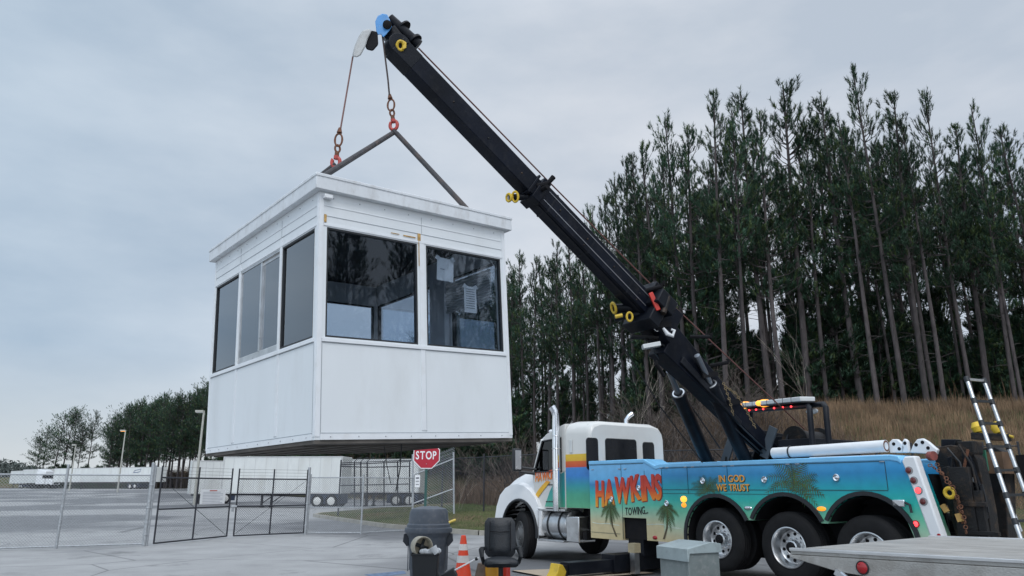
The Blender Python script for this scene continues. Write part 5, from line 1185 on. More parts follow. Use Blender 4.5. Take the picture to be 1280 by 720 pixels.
# traffic cone
cg = at_y(579, 669, 14.0); cb = at_z(578.5, 724, 0)
cone = thing('traffic_cone', 'orange traffic cone with two pale bands near the trash can', 'traffic cone', (cb.x, cb.y, 0)); Hc = at_y(579, 669, cb.y).z
def cr_(z): return .042+(.155-.042)*(1-z/Hc)
def ring(z0, z1, name, m_, par, add=0.): q = MB(); q.lathe((0, 0, 0), (0, 0, 1), [(z0, cr_(z0)+add), (z1, cr_(z1)+add)], 32); return q.build(name, m_, par)
q = MB(); q.lathe((0, 0, 0), (0, 0, 1), [(.03, cr_(.03)), (Hc-.01, cr_(Hc)), (Hc, .03), (Hc, .02)], 32); co_ = q.build('cone_body', M_orange, cone)
ring(Hc*.66, Hc*.80, 'reflective_band', M_refl, cone, .002); ring(Hc*.38, Hc*.54, 'reflective_band', M_refl, cone, .002)
q = MB(); q.box((0, 0, .015), (.38, .38, .03)); q.build('base', M_blackpl, cone, bevel=.01)
# office chair
ch_p = at_y(626, 700, 11.4)
ch = thing('office_chair', 'black leather office chair standing beside the truck front wheel', 'office chair', (ch_p.x, ch_p.y, 0), .06)
def rb_shape(mb, hw, z0, z1, y0, th, lean=0., bul=.03, nx_=8, nz_=10, tap=.9, rnd=.12):
    for side in (0, 1):
        vs = []
        for j in range(nz_+1):
            v = j/nz_; zz_ = z0+(z1-z0)*v; edge = min(v, 1-v)/rnd; e_ = math.sqrt(max(0, 1-(1-min(1, edge))**2)); w_ = hw*(tap+(1-tap)*math.sin(math.pi*min(1, v*1.0)))*(.80+.20*e_)
            for i in range(nx_+1):
                u = -1+2*i/nx_; bulge = bul*(1-abs(u)**3)*(.25+.75*e_); yy = y0+lean*v + (-th/2-bulge if side == 0 else th/2)
                vs.append((u*w_, yy, zz_))
        k = len(mb.v); fs = [(j*(nx_+1)+i, j*(nx_+1)+i+1, (j+1)*(nx_+1)+i+1, (j+1)*(nx_+1)+i) for j in range(nz_) for i in range(nx_)]
        mb.add(vs, fs)
        if side == 0: k0 = k
    n1_ = nx_+1
    bd_ = [i for i in range(n1_)] + [j*n1_+nx_ for j in range(1, nz_+1)] + [nz_*n1_+i for i in range(nx_-1, -1, -1)] + [j*n1_ for j in range(nz_-1, 0, -1)]
    for a, b in zip(bd_, bd_[1:]+bd_[:1]): mb.f.append((k0+a, k0+b, k+b, k+a)); mb.mi.append(0)
zseat = zat(704, 11.2); zback = zat(648, 11.5, 626)
q = MB(); rb_shape(q, .235, zseat+.05, zback, .24, .07, lean=.10, bul=.04, tap=.95); bko = q.build('backrest', M_leather, ch, angle=60)
q = MB(); rb_shape(q, .15, zseat+.10, zback-.03, .20, .05, lean=.09, bul=.035, tap=.98); q.build('back_cushion', M_leather, bko, angle=60)
q = MB(); hh_ = zback-zseat
for pts_ in ([(-.152, .155, zseat+.14), (-.155, .19, zseat+.32), (-.15, .225, zback-.05)], [(.152, .155, zseat+.14), (.155, .19, zseat+.32), (.15, .225, zback-.05)], [(-.15, .2, zback-.19), (0, .158, zback-.195), (.15, .2, zback-.19)]): q.tube(pts_, .006, 6)
q.build('stitching', M_blackm, bko)
q = MB(); q.sphere((0, -.02, zseat), (.27, .27, .075), 24, 10); sto = q.build('seat', M_leather, ch)
q = MB(); q.box((0, -.20, zseat+.0), (.50, .10, .10)); q.box((0, 0, zseat-.02), (.48, .46, .08)); q.build('seat_cushion', M_leather, sto, bevel=.04)
for sgn in (-1, 1):
    q = MB(); q.tube([(sgn*.24, .20, zseat+.17), (sgn*.28, .06, zseat+.17), (sgn*.285, -.20, zseat+.18), (sgn*.28, -.22, zseat+.10), (sgn*.25, -.1, zseat-.01)], [.025, .035, .042, .03, .025], 10); q.build('armrest', M_blackpl, ch)
q = MB(); q.tube([(0, 0, .1), (0, 0, zseat-.03)], .035, 12); q.build('gas_column', M_blackpl, ch)
for k in range(5):
    a = k*2*math.pi/5+.3; q = MB(); q.beam((0, 0, .11), (.30*math.cos(a), .30*math.sin(a), .08), .05, .03); lg = q.build('leg', M_blackpl, ch)
    q = MB(); q.tube([(.30*math.cos(a)-.02, .30*math.sin(a), .03), (.30*math.cos(a)+.02, .30*math.sin(a), .03)], .03, 10); q.build('castor', M_blackpl, lg)
# brown bag, orange cooler, red can behind and beneath the chair
a = at_y(605, 712, 12.2); q = MB(); zt_ = zat(704, 12.2, 605); q.lathe((a.x, a.y, 0), (0, 0, 1), [(0, .001), (0, .15), (.1, .17), (zt_*.6, .14), (zt_, .10), (zt_+.02, .001)], 12)
tag(q.build('brown_sack', M_brown), 'slumped brown paper sack left of the chair base', 'sack')
a = at_y(617, 712, 12.1); jb = thing('drink_cooler', 'orange yellow round cooler standing behind the office chair', 'cooler', (a.x, a.y, 0)); z1_ = zat(702, 12.1, 617)
q = MB(); q.lathe((0, 0, 0), (0, 0, 1), [(0, .001), (0, .11), (.03, .12), (z1_-.08, .13), (z1_-.06, .12)], 28); q.build('cooler_body', M_oryel, jb)
q = MB(); q.lathe((0, 0, 0), (0, 0, 1), [(z1_-.06, .125), (z1_-.01, .12), (z1_, .1), (z1_, .001)], 28); q.build('lid', M_oryel, jb)
a = at_y(633, 712, 12.3); rc = thing('paint_can', 'small red can behind the office chair', 'can', (a.x, a.y, 0)); z1_ = zat(706, 12.3, 633)
q = MB(); q.lathe((0, 0, 0), (0, 0, 1), [(0, .001), (0, .06), (z1_-.02, .06), (z1_, .05), (z1_, .001)], 20); q.build('can_body', M_red, rc); q = MB(); q.torus((0, 0, z1_), (0, 0, 1), .052, .008, 20, 6); q.build('rim', M_galv, rc)
# plywood sheets on the asphalt
for i, (qd, lab) in enumerate([([(640, 713), (745, 709), (818, 716), (700, 724)], 'weathered plywood sheet flat on the asphalt before the outrigger'), ([(745, 706), (812, 703.5), (822, 711), (752, 713)], 'short plank flat on the asphalt beside the grey cabinet')]):
    P1 = [at_z(x, y, .004) for x, y in qd]; P2 = [at_z(x, y, .03) for x, y in qd]; q = MB(); q.add(P1+P2, [(3, 2, 1, 0), (4, 5, 6, 7), (0, 1, 5, 4), (1, 2, 6, 5), (2, 3, 7, 6), (3, 0, 4, 7)])
    tag(q.build('plywood_sheet' if i == 0 else 'plank', M_wood, bevel=.004), lab, 'plywood' if i == 0 else 'plank')
# grey metal cabinet
zc_ = .93
C0, CL, CR = at_z(861, 685, zc_), at_z(824, 681, zc_), at_z(888, 680.5, zc_)
u_ = (CL-C0); v_ = (CR-C0); u_.z = v_.z = 0
v_ = Vector((-u_.y, u_.x, 0)).normalized() * -1 if Vector((-u_.y, u_.x, 0)).dot(v_) < 0 else Vector((-u_.y, u_.x, 0)).normalized(); lu = u_.length; u_.normalize(); lv = .42
cabx = thing('metal_cabinet', 'grey steel cabinet box with sloping lid in front of the rear wheels', 'cabinet', (C0.x, C0.y, 0), math.atan2(u_.y, u_.x))
sgn = 1 if v_.dot(Vector((-u_.y, u_.x, 0))) > 0 else -1
q = MB(); q.bb((0.02, 0, 0), (lu, sgn*lv, zc_-.04)); q.build('cabinet_body', M_cab, cabx, bevel=.006)
q = MB(); q.prism([(-.02*sgn, zc_-.14), (-.02*sgn, zc_-.01), (sgn*(lv*.72), zc_+.05), (sgn*(lv+.02), zc_+.03), (sgn*(lv+.02), zc_-.06), (sgn*.01, zc_-.06), (sgn*.0-.004*sgn, zc_-.14)], lambda a, b: Vector((0, a, b)), lambda a, b: Vector((lu+.03, a, b))); q.build('lid', mat('pale_lid_paint', (.30, .36, .37), .45, var=.12, dirt=(.15, .15, .15), damt=.4, dscale=12), cabx, bevel=.005)
q = MB(); q.bb((.06, -sgn*.004, .06), (lu-.04, -sgn*.0005, zc_-.16)); q.build('door_panel', M_cab, cabx)
q = MB(); q.bb((lu-.10, -sgn*.02, .5), (lu-.07, -sgn*.004, .6)); q.build('latch', M_galv, cabx)

# ------------------------------------------------------------------ stop sign
sp_ = at_y(533.5, 569, 21.3)
ss = thing('stop_sign', 'red octagonal stop sign on a green post behind the trash can', 'stop sign', (sp_.x, sp_.y, 0))
q = MB(); ro_ = .37/math.cos(math.pi/8)
q.prism([(ro_*math.cos(R(22.5+45*k)), sp_.z+ro_*math.sin(R(22.5+45*k))) for k in range(8)], lambda a, b: Vector((a, -.035, b)), lambda a, b: Vector((a, -.030, b))); pno = q.build('sign_panel', M_signw, ss)
q = MB(); ri = ro_*.94; q.prism([(ri*math.cos(R(22.5+45*k)), sp_.z+ri*math.sin(R(22.5+45*k))) for k in range(8)], lambda a, b: Vector((a, -.038, b)), lambda a, b: Vector((a, -.0355, b))); q.build('red_field', M_signred, pno)
V, F, wd = text_geo('STOP', .31, .006, .001, 0, .70, 1.0); q = MB(); q.add([Vector(((v.x-wd/2), -.0395-v.z, sp_.z-.108+v.y)) for v in V], F); q.build('lettering', M_signw, pno, angle=0, fix=False)
q = MB(); q.bb((-.035, -.028, 0), (.035, -.02, sp_.z+.3)); q.bb((-.035, -.02, 0), (-.027, .02, sp_.z+.3)); q.bb((.027, -.02, 0), (.035, .02, sp_.z+.3)); q.build('post', M_green, ss)
q = MB(); q.sphere((0, -.042, sp_.z-.24), .012, 8, 6); q.sphere((0, -.042, sp_.z+.3), .012, 8, 6); q.build('bolt', M_galv, pno)

# ------------------------------------------------------------------ fences
def mesh_wires(mb, A, B, z0, z1, sp=.075, th=.003):
    """chain link diamonds between two posts"""
    A, B = Vector(A), Vector(B); Lw = (B-A).length; d = (B-A)/Lw; H = z1-z0; dA, dB = A.z, B.z
    n_ = int((Lw+H)/sp)
    nrm = Vector((-d.y, d.x, 0))
    for i in range(n_+1):
        for sg_ in (1, -1):
            c = i*sp-H*(0 if sg_ < 0 else 1) if sg_ > 0 else i*sp
            # line: x = c + sg*z
            x0, x1 = c, c+sg_*H; za, zb = 0, H
            if sg_ > 0:
                if x0 < 0: za = -x0; x0 = 0
                if x1 > Lw: zb = H-(x1-Lw); x1 = Lw
            else:
                if x0 > Lw: za = x0-Lw; x0 = Lw
                if x1 < 0: zb = H+x1; x1 = 0
            if zb-za < .02: continue
            P0 = A+d*x0+Vector((0, 0, z0+za)); P1 = A+d*x1+Vector((0, 0, z0+zb)); dd2 = (P1-P0).normalized(); s2 = dd2.cross(nrm)*th
            off = nrm*(th*.8*sg_)
            mb.add([P0+s2+off, P0-s2+off, P1-s2+off, P1+s2+off], [(0, 1, 2, 3)])
def fence(name, label, posts, h, mpost, mmesh, rails=(1.,), pr=.03, group=None, barbed=0, post_up=0., th=.003, sp=.075, zoff=None, cat='fence', railr=.02):
    base = Vector(posts[0]); f_ = thing(name, label, cat, base, group=group)
    zs = [p[2] if len(p) > 2 else 0 for p in posts]; P_ = [Vector((p[0], p[1], z))-base for p, z in zip(posts, zs)]
    for p in P_:
        q = MB(); q.tube([p+Vector((0, 0, -.1)), p+Vector((0, 0, h+post_up))], pr, 10); po = q.build('post', mpost, f_)
        c = MB(); c.sphere(p+Vector((0, 0, h+post_up)), (pr*1.1, pr*1.1, pr*.8), 8, 5); c.build('cap', mpost, po)
    ra = MB()
    for a, b in zip(P_[:-1], P_[1:]):
        for r__ in rails: ra.tube([a+Vector((0, 0, h*r__)), b+Vector((0, 0, h*r__))], railr, 6)
    ra.build_each('rail', mpost, f_)
    ms = MB()
    for a, b in zip(P_[:-1], P_[1:]): mesh_wires(ms, a, b, .03, h, sp, th)
    ms.build('chain_link', mmesh, f_, angle=0, fix=False)
    if barbed:
        bw_ = MB()
        for a, b in zip(P_[:-1], P_[1:]):
            for k in range(barbed):
                up = Vector((0, 0, h+post_up*(k+1)/(barbed+.3))); m_ = (a+b)/2+Vector((0, 0, -.015)); bw_.tube([a+up, m_+up, b+up], .004, 4)
        bw_.build('barbed_wire', mpost, f_)
    return f_
GZ = mat('galv_wire', (.30, .32, .34), .5, .4, var=.15)
g0 = at_z(0, 688, 0); g70 = at_z(70, 686, 0); gL = at_z(183, 682.5, 0); gLx = at_z(-90, 691, 0); gLy = at_z(-230, 697, 0)
fence('chain_link_fence', 'galvanised chain link fence at far left, left of the black gates', [gLy, gLx, g70, gL], 1.86, M_galv, GZ, rails=(1., .03), pr=.035, post_up=.25, barbed=0, th=.0035)
gC = at_z(284, 672.5, 0); gR = at_z(383.5, 668, 0)
q = MB(); a = at_z(78, 668, 0)
def gate(name, label, A, B, brace, hinge_first, sign=False):
    A, B = Vector(A), Vector(B); d = (B-A); gt = thing(name, label, 'gate', A); A0 = Vector((0, 0, 0)); B0 = d; dn = d.normalized(); m_ = d*.5
    H = 1.80
    q = MB()
    for p in (A0+dn*.06, m_, B0-dn*.04): q.tube([p+Vector((0, 0, .05)), p+Vector((0, 0, H+.32))], .025, 8)
    q.build_each('upright', M_fblack, gt)
    q = MB()
    for z_ in (.06, .95, H): q.tube([A0+dn*.06+Vector((0, 0, z_)), B0-dn*.04+Vector((0, 0, z_))], .022, 8)
    q.build_each('gate_rail', M_fblack, gt)
    q = MB()
    for p0, p1 in brace: q.tube([A0+d*p0[0]+Vector((0, 0, p0[1])), A0+d*p1[0]+Vector((0, 0, p1[1]))], .006, 6)
    q.build('brace_rod', M_fblack, gt)
    q = MB()
    for k in range(3): q.tube([A0+dn*.06+Vector((0, 0, H+.1*(k+1))), B0-dn*.04+Vector((0, 0, H+.1*(k+1)))], .004, 4)
    q.build('barbed_wire', M_fblack, gt)
    q = MB(); mesh_wires(q, A0+dn*.06, B0-dn*.04, .06, H, .075, .003); q.build('chain_link', mat('black_wire', (.04, .045, .06), .5), gt, angle=0, fix=False); return gt
gA = gate('chain_link_gate', 'black chain link gate leaf carrying the white notice board', gL+Vector((.12, .06, 0)), gC, [((.03, 1.75), (.97, .1))], True)
gB = gate('chain_link_gate', 'black chain link gate leaf right of the notice board', gC+(gR-gC)*.05, gR-(gR-gC)*.03, [((.03, .1), (.97, 1.75))], True)
q = MB(); q.tube([gC+Vector((.03, 0, .95)), gC+Vector((.18, .08, .95))], .03, 8); q.box(gC+Vector((.09, -.02, .85)), (.06, .04, .12)); tag(q.build('gate_latch', M_galv), 'steel latch and chain joining the two black gate leaves', 'latch')
gd = (gC-gL).normalized(); na = at_z(251, 631, 0)
s0_ = (250.5-183)/(284-183)
def on_gate(px, z_):
    dr = ray(px, 620); C = Vector((0, 0, 0)); # intersect ground projections
    n2 = Vector((-gd.y, gd.x, 0)); t = gL.dot(n2)/dr.dot(n2); p = dr*t; return Vector((p.x, p.y, z_))
nb = thing('notice_board', 'white notice board wired to the black gate', 'notice', on_gate(250, 0)+Vector((.03, -.05, 0)))
e0 = Vector((0, 0, 0)); e1 = on_gate(281, 0)-on_gate(250, 0)
zt0 = at_y(265, 611.5, 23).z; zb0 = at_y(265, 630.5, 23).z
q = MB(); q.beam(e0+Vector((0, 0, (zt0+zb0)/2)), e1+Vector((0, 0, (zt0+zb0)/2)), .008, zt0-zb0); q.build('board', M_signw, nb)
q = MB()
for k in range(8): q.beam(e0+e1*.1+Vector((.004, -.008, zt0-.09-k*.045)), e0+e1*(.9 if k % 3 else .8)+Vector((.004, -.008, zt0-.09-k*.045)), .002, .012)
q.build('printed_text', mat('faded_print', (.35, .37, .42), .8), nb)
q = MB(); q.beam(e0+e1*.35+Vector((.004, -.008, zt0-.045)), e0+e1*.65+Vector((.004, -.008, zt0-.045)), .002, .03); q.build('red_heading', mat('red_print', (.5, .12, .1), .8), nb)
gE = at_z(451, 668, 0); gF = at_z(515, 664.5, 0)
fence('chain_link_fence', 'galvanised chain link fence right of the black gates', [gR, gE, gF], 1.86, M_galv, GZ, rails=(1., .47, .03), pr=.032, post_up=.1, th=.0035)
for nm, p, lb in (('gate_post', gL, 'stout galvanised gate post left of the black gates'), ('gate_post', gR, 'stout galvanised gate post right of the black gates')):
    q = MB(); q.tube([p+Vector((-.05, -.05, -.1)), p+Vector((-.05, -.05, 2.2))], .05, 14)
    for z_ in (.3, 1.0, 1.6): q.torus(p+Vector((-.05, -.05, z_)), (0, 0, 1), .055, .014, 16, 6)
    tag(q.build(nm, M_galv), lb, 'gate post', None)
# raked galvanised panel by the stop sign
Yp = gF.y
rk = thing('slanted_fence', 'galvanised fence panel with slanting rails beside the stop sign', 'fence', (gF.x, gF.y, 0))
def rp(px, py): return at_y(px, py, Yp)-Vector((gF.x, gF.y, 0))
q = MB(); q.tube([rp(515.5, 664), rp(516, 568)], .035, 10); q.build('post', M_galv, rk)
q = MB(); q.tube([rp(567.5, 642), rp(567, 565)], .035, 10); q.build('post', M_galv, rk)
q = MB(); q.tube([rp(516, 594), rp(567, 573.5)], .022, 8); q.build('rail', M_galv, rk)
q = MB(); q.tube([rp(515, 630), rp(567, 611)], .022, 8); q.build('rail', M_galv, rk)
q = MB(); 
for k in range(3): q.tube([rp(516, 590-k*5), rp(567, 570-k*4.5)], .004, 4)
q.build('barbed_wire', M_galv, rk)
q = MB(); a, b = rp(519, 594), rp(525, 609); q.add([(a.x, a.y-.05, a.z), (b.x, a.y-.05, a.z), (b.x, a.y-.05, b.z), (a.x, a.y-.05, b.z), (a.x, a.y-.045, a.z), (b.x, a.y-.045, a.z), (b.x, a.y-.045, b.z), (a.x, a.y-.045, b.z)], [(0, 1, 2, 3), (7, 6, 5, 4), (0, 4, 5, 1), (2, 6, 7, 3), (1, 5, 6, 2), (0, 3, 7, 4)])
for v_i in range(len(q.v)): q.v[v_i] = tuple(Vector(q.v[v_i])+Vector((gF.x, gF.y, 0)))
sgo = q.build('small_sign', M_signw); tag(sgo, 'small white sign on the galvanised fence post left of the stop sign', 'sign')
q = MB(); 
for k in range(3): c = Vector((gF.x, gF.y, 0))+rp(522, 597.5+k*4); q.box(c+Vector((0, -.056, 0)), (.12, .004, .02 if k else .045))
q.build('printed_text', M_print, sgo)
# black perimeter fence along the bank
bf = []
for px in np.arange(425, 1290, 45.0):
    best = None
    for Y in np.arange(22, 60, .25):
        p = at_y(px, 600, Y); z, d = hill([(p.x, p.y)])
        if d[0] > 4.6 and (best is None): best = (p.x, p.y, float(z[0]))
    bf.append(best)
bf = [b for b in bf if b]
bf[0] = tuple(at_y(425, 600, 36.0))[:2] + (0.35,); bf[1] = (bf[1][0], 34.0, .45)
fence('perimeter_fence', 'black chain link perimeter fence along the foot of the wooded bank', bf, 2.3, M_fblack, mat('black_wire', (.04, .045, .06), .5), rails=(1.,), pr=.035, post_up=.12, th=.003, sp=.10)
# cage of black fence left of the stop sign with curved barbed wire arms
cg_ = thing('fence_cage', 'black fence bay with curved barbed wire arms before the white trailer', 'fence', (0, 0, 0)); cg_.location = at_y(470, 625, 33.5); cl_ = cg_.location
q = MB()
for k, px in enumerate((443, 451, 459, 480, 497, 512)):
    a = at_y(px, 633, 33+.4*k)-cl_; b = at_y(px, 577, 33+.4*k)-cl_; q.tube([a, b], .03, 8); q.tube([b, b+Vector((.12, 0, .12)), b+Vector((.32, 0, .18))], .018, 6)
q.build_each('post', M_fblack, cg_)
q = MB()
for (x0, y0, x1, y1) in [(425, 581, 512, 577), (425, 583, 460, 584), (425, 607, 512, 605), (460, 584, 512, 583)]: q.tube([at_y(x0, y0, 33.5)-cl_, at_y(x1, y1, 34)-cl_], .022, 6)
q.build('rail', M_fblack, cg_)

q = MB(); mesh_wires(q, at_y(425, 633, 33.5)-cl_, at_y(512, 633, 33.6)-cl_, 0, 2.0, .10, .004); q.build('chain_link', mat('black_wire', (.04, .045, .06), .5), cg_, angle=0, fix=False)
q = MB(); A9, B9 = rp(516, 662), rp(567, 641); mesh_wires(q, A9, B9, .05, 2.35, .09, .0035); q.build('chain_link', GZ, rk, angle=0, fix=False)
# ------------------------------------------------------------------ trailers and far vehicles
def trailer(label, A, B, depth_dir, H0, H1, wheels=True, ribs=18, wheel_end=1, logo=False, gear=.22, dark=False, wx_=(1.2, 2.5)):
    A, B = Vector(A), Vector(B); d = (B-A); Ln = d.length; yaw = math.atan2(d.y, d.x); zg = float(yard(np.array([[A.x, A.y]]))[0])
    t = thing('semi_trailer', label, 'trailer', (A.x, A.y, zg), yaw, group='white semi trailers parked in the yard')
    q = MB(); q.bb((0, 0, H0), (Ln, 2.55, H1)); q.build('box_body', M_trailer, t, bevel=.03)
    q = MB()
    for k in range(1, ribs): q.bb((Ln*k/ribs-.015, -.008, H0+.12), (Ln*k/ribs+.015, -.001, H1-.12))
    q.bb((0, -.03, H0), (.12, -.001, H1)); q.bb((Ln-.12, -.03, H0), (Ln, -.001, H1)); q.bb((0.12, -.02, H0), (Ln-.12, -.001, H0+.1)); q.bb((0, -.02, H1-.08), (Ln, -.001, H1+.01)); q.build('side_rib', mat('trailer_seam', (.50, .51, .51), .5, var=.1), t)
    q = MB(); q.bb((.3, .9, H0-.15), (Ln-.2, 1.6, H0-.01)); q.build('frame', M_skirt, t)
    for k, wx in enumerate(wx_):
        x = Ln-wx if wheel_end else wx
        for y in (2.05, .02): q = MB(); q.lathe((x, y, .5), (0, 1, 0), [(0, .25), (0, .46), (.04, .5), (.44, .5), (.48, .25)], 24); wo = q.build('wheel', M_rubber, t)
        q = MB(); q.lathe((x, .008, .5), (0, 1, 0), [(0, .30), (-.012, .28), (-.005, .16), (-.02, .10), (-.02, .001)], 20); q.build('rim', mat('wheel_white', (.6, .6, .58), .5), wo)
    q = MB(); x = Ln*gear if wheel_end else Ln*(1-gear)
    for y in (.3, 2.2): q = MB(); q.beam((x, y, .08), (x, y, H0), .14, .14, up=(1, 0, 0)); q.box((x, y, .06), (.3, .3, .1)); q.beam((x, y, .3), (x+1.1, y, H0), .06, .06); q.build('landing_leg', M_skirt, t)
    q = MB(); q.bb((Ln-wx_[1]-.8, .10, .3), (Ln-max(.1, wx_[0]-.9), .12, 1.0)); q.bb((Ln-wx_[1]-.8, .3, .3), (Ln-max(.1, wx_[0]-.9), 2.2, 1.0)); q.build('side_skirt', mat('skirt_blue', (.02, .03, .06), .6), t)
    if logo:
        q = MB(); x0 = Ln*.80; q.tube([(x0, -.012, H1-.95), (x0+.25, -.012, H1-.6), (x0+1.2, -.012, H1-.45), (x0+1.9, -.012, H1-.3), (x0+1.7, -.012, H1-.8), (x0+.9, -.012, H1-.95), (x0, -.012, H1-.95)], .05, 6); q.build('side_emblem', mat('logo_blue', (.08, .12, .25), .6), t)
    return t
trailer('white semi trailer directly below the hanging booth', at_y(277, 600, 60), at_y(427, 600, 59.2), 1, 1.05, at_y(330, 570.5, 59.3).z, gear=.34, ribs=11, wx_=(.75, 1.85))
trailer('greyish white trailer behind the black fence cage', at_y(429, 600, 63), at_y(524, 600, 62), 1, 1.1, at_y(470, 574, 62.5).z, gear=.3, ribs=6, wx_=(.8, 1.9))
trailer('shorter white trailer behind the left end of the trailer below the booth', at_y(238, 600, 72), at_y(300, 600, 74), 1, .9, at_y(250, 575.5, 72).z, ribs=7)
trailer('long white semi trailer with blue side emblem beyond the left fence', at_y(66, 600, 152), at_y(193, 600, 140), 1, 1.25, at_y(120, 585, 148).z-1.2, ribs=16, logo=True, gear=.2, wx_=(5.0, 6.3))
# far tractor trailers
def tractor(label, px, Y):
    a = at_y(px, 600, Y); zg = float(yard(np.array([[a.x, a.y]]))[0]); t = thing('semi_tractor', label, 'truck', (a.x, a.y, zg), -.3)
    q = MB(); q.bb((-1.2, -1.2, .9), (1.3, 1.2, 3.6)); q.prism([(1.3, .8), (3.2, .8), (3.2, 1.7), (1.3, 2.1)], lambda s_, z_: Vector((s_, -1.0, z_)), lambda s_, z_: Vector((s_, 1.0, z_))); q.prism([(-1.2, 3.6), (1.0, 3.6), (-.6, 4.0), (-1.2, 4.0)], lambda s_, z_: Vector((s_, -1.1, z_)), lambda s_, z_: Vector((s_, 1.1, z_))); q.build('cab', M_white, t, bevel=.08)
    q = MB(); q.bb((.6, -1.22, 2.1), (1.32, 1.22, 2.9)); q.build('windshield', M_dglass, t)
    q = MB(); q.bb((3.19, -.6, .9), (3.24, .6, 1.6)); q.build('grille', M_chrome, t)
    for x in (-2.3, -1.1, 2.3):
        q = MB(); q.lathe((x, -1.15, .5), (0, 1, 0), [(0, .1), (0, .46), (.04, .5), (2.2, .5), (2.3, .46), (2.3, .1)], 20); q.build('wheel', M_rubber, t)
    return t
tractor('white road tractor parked left of the long white trailer', 56, 163)
trailer('white trailer coupled behind the far tractor at the left', at_y(27, 600, 176), at_y(56, 600, 168), 1, 1.2, at_y(40, 586.5, 172).z-1.2, ribs=8)
trailer('farthest white trailer at the left edge of the yard', at_y(12, 600, 198), at_y(30, 600, 192), 1, 1.2, at_y(20, 588.5, 195).z-1.2, ribs=6)

# light poles
def lamp(label, px, pyt, Y, arm, lit=False):
    a = at_y(px, pyt, Y); zg = hz_at(a.x, a.y); zg = max(0, zg); t = thing('street_lamp', label, 'street lamp', (a.x, a.y, zg), group=None)
    q = MB(); q.tube([(0, 0, 0), (0, 0, a.z-zg)], [.13, .09], 10); q.build('pole', mat('pale_pole', (.42, .42, .38), .6, var=.1), t)
    q = MB(); q.bb((min(0, arm), -.2, a.z-zg-.12), (max(0, arm), .2, a.z-zg+.08)); h_ = q.build('lamp_head', mat('pale_pole', (.42, .42, .38), .6), t, bevel=.02)
    q = MB(); q.bb((min(0, arm)*.9+.02, -.17, a.z-zg-.15), (max(0, arm)*.9, .17, a.z-zg-.121)); q.build('lamp_lens', M_ambercore if lit else M_lens, h_)
lamp('light pole with left facing arm just left of the hanging booth', 255, 514, 70, -.75)
lamp('lit light pole above the long white trailer', 157, 538, 118, -.8, True)
lamp('short light pole at the left end of the long white trailer', 95, 556, 125, -.6)
# yellow guard lying in the grass
a = at_y(556.5, 651, 28.3); b = at_y(569, 646.5, 28.9); q = MB(); zh = hz_at(a.x, a.y)+.06; q.tube([Vector((a.x, a.y, zh)), Vector((b.x, b.y, zh+.12))], [.05, .045], 10)
tag(q.build('plastic_guard', mat('yellow_plastic', (.7, .52, .12), .5)), 'yellow plastic cable guard lying in the grass right of the trash can', 'cable guard')

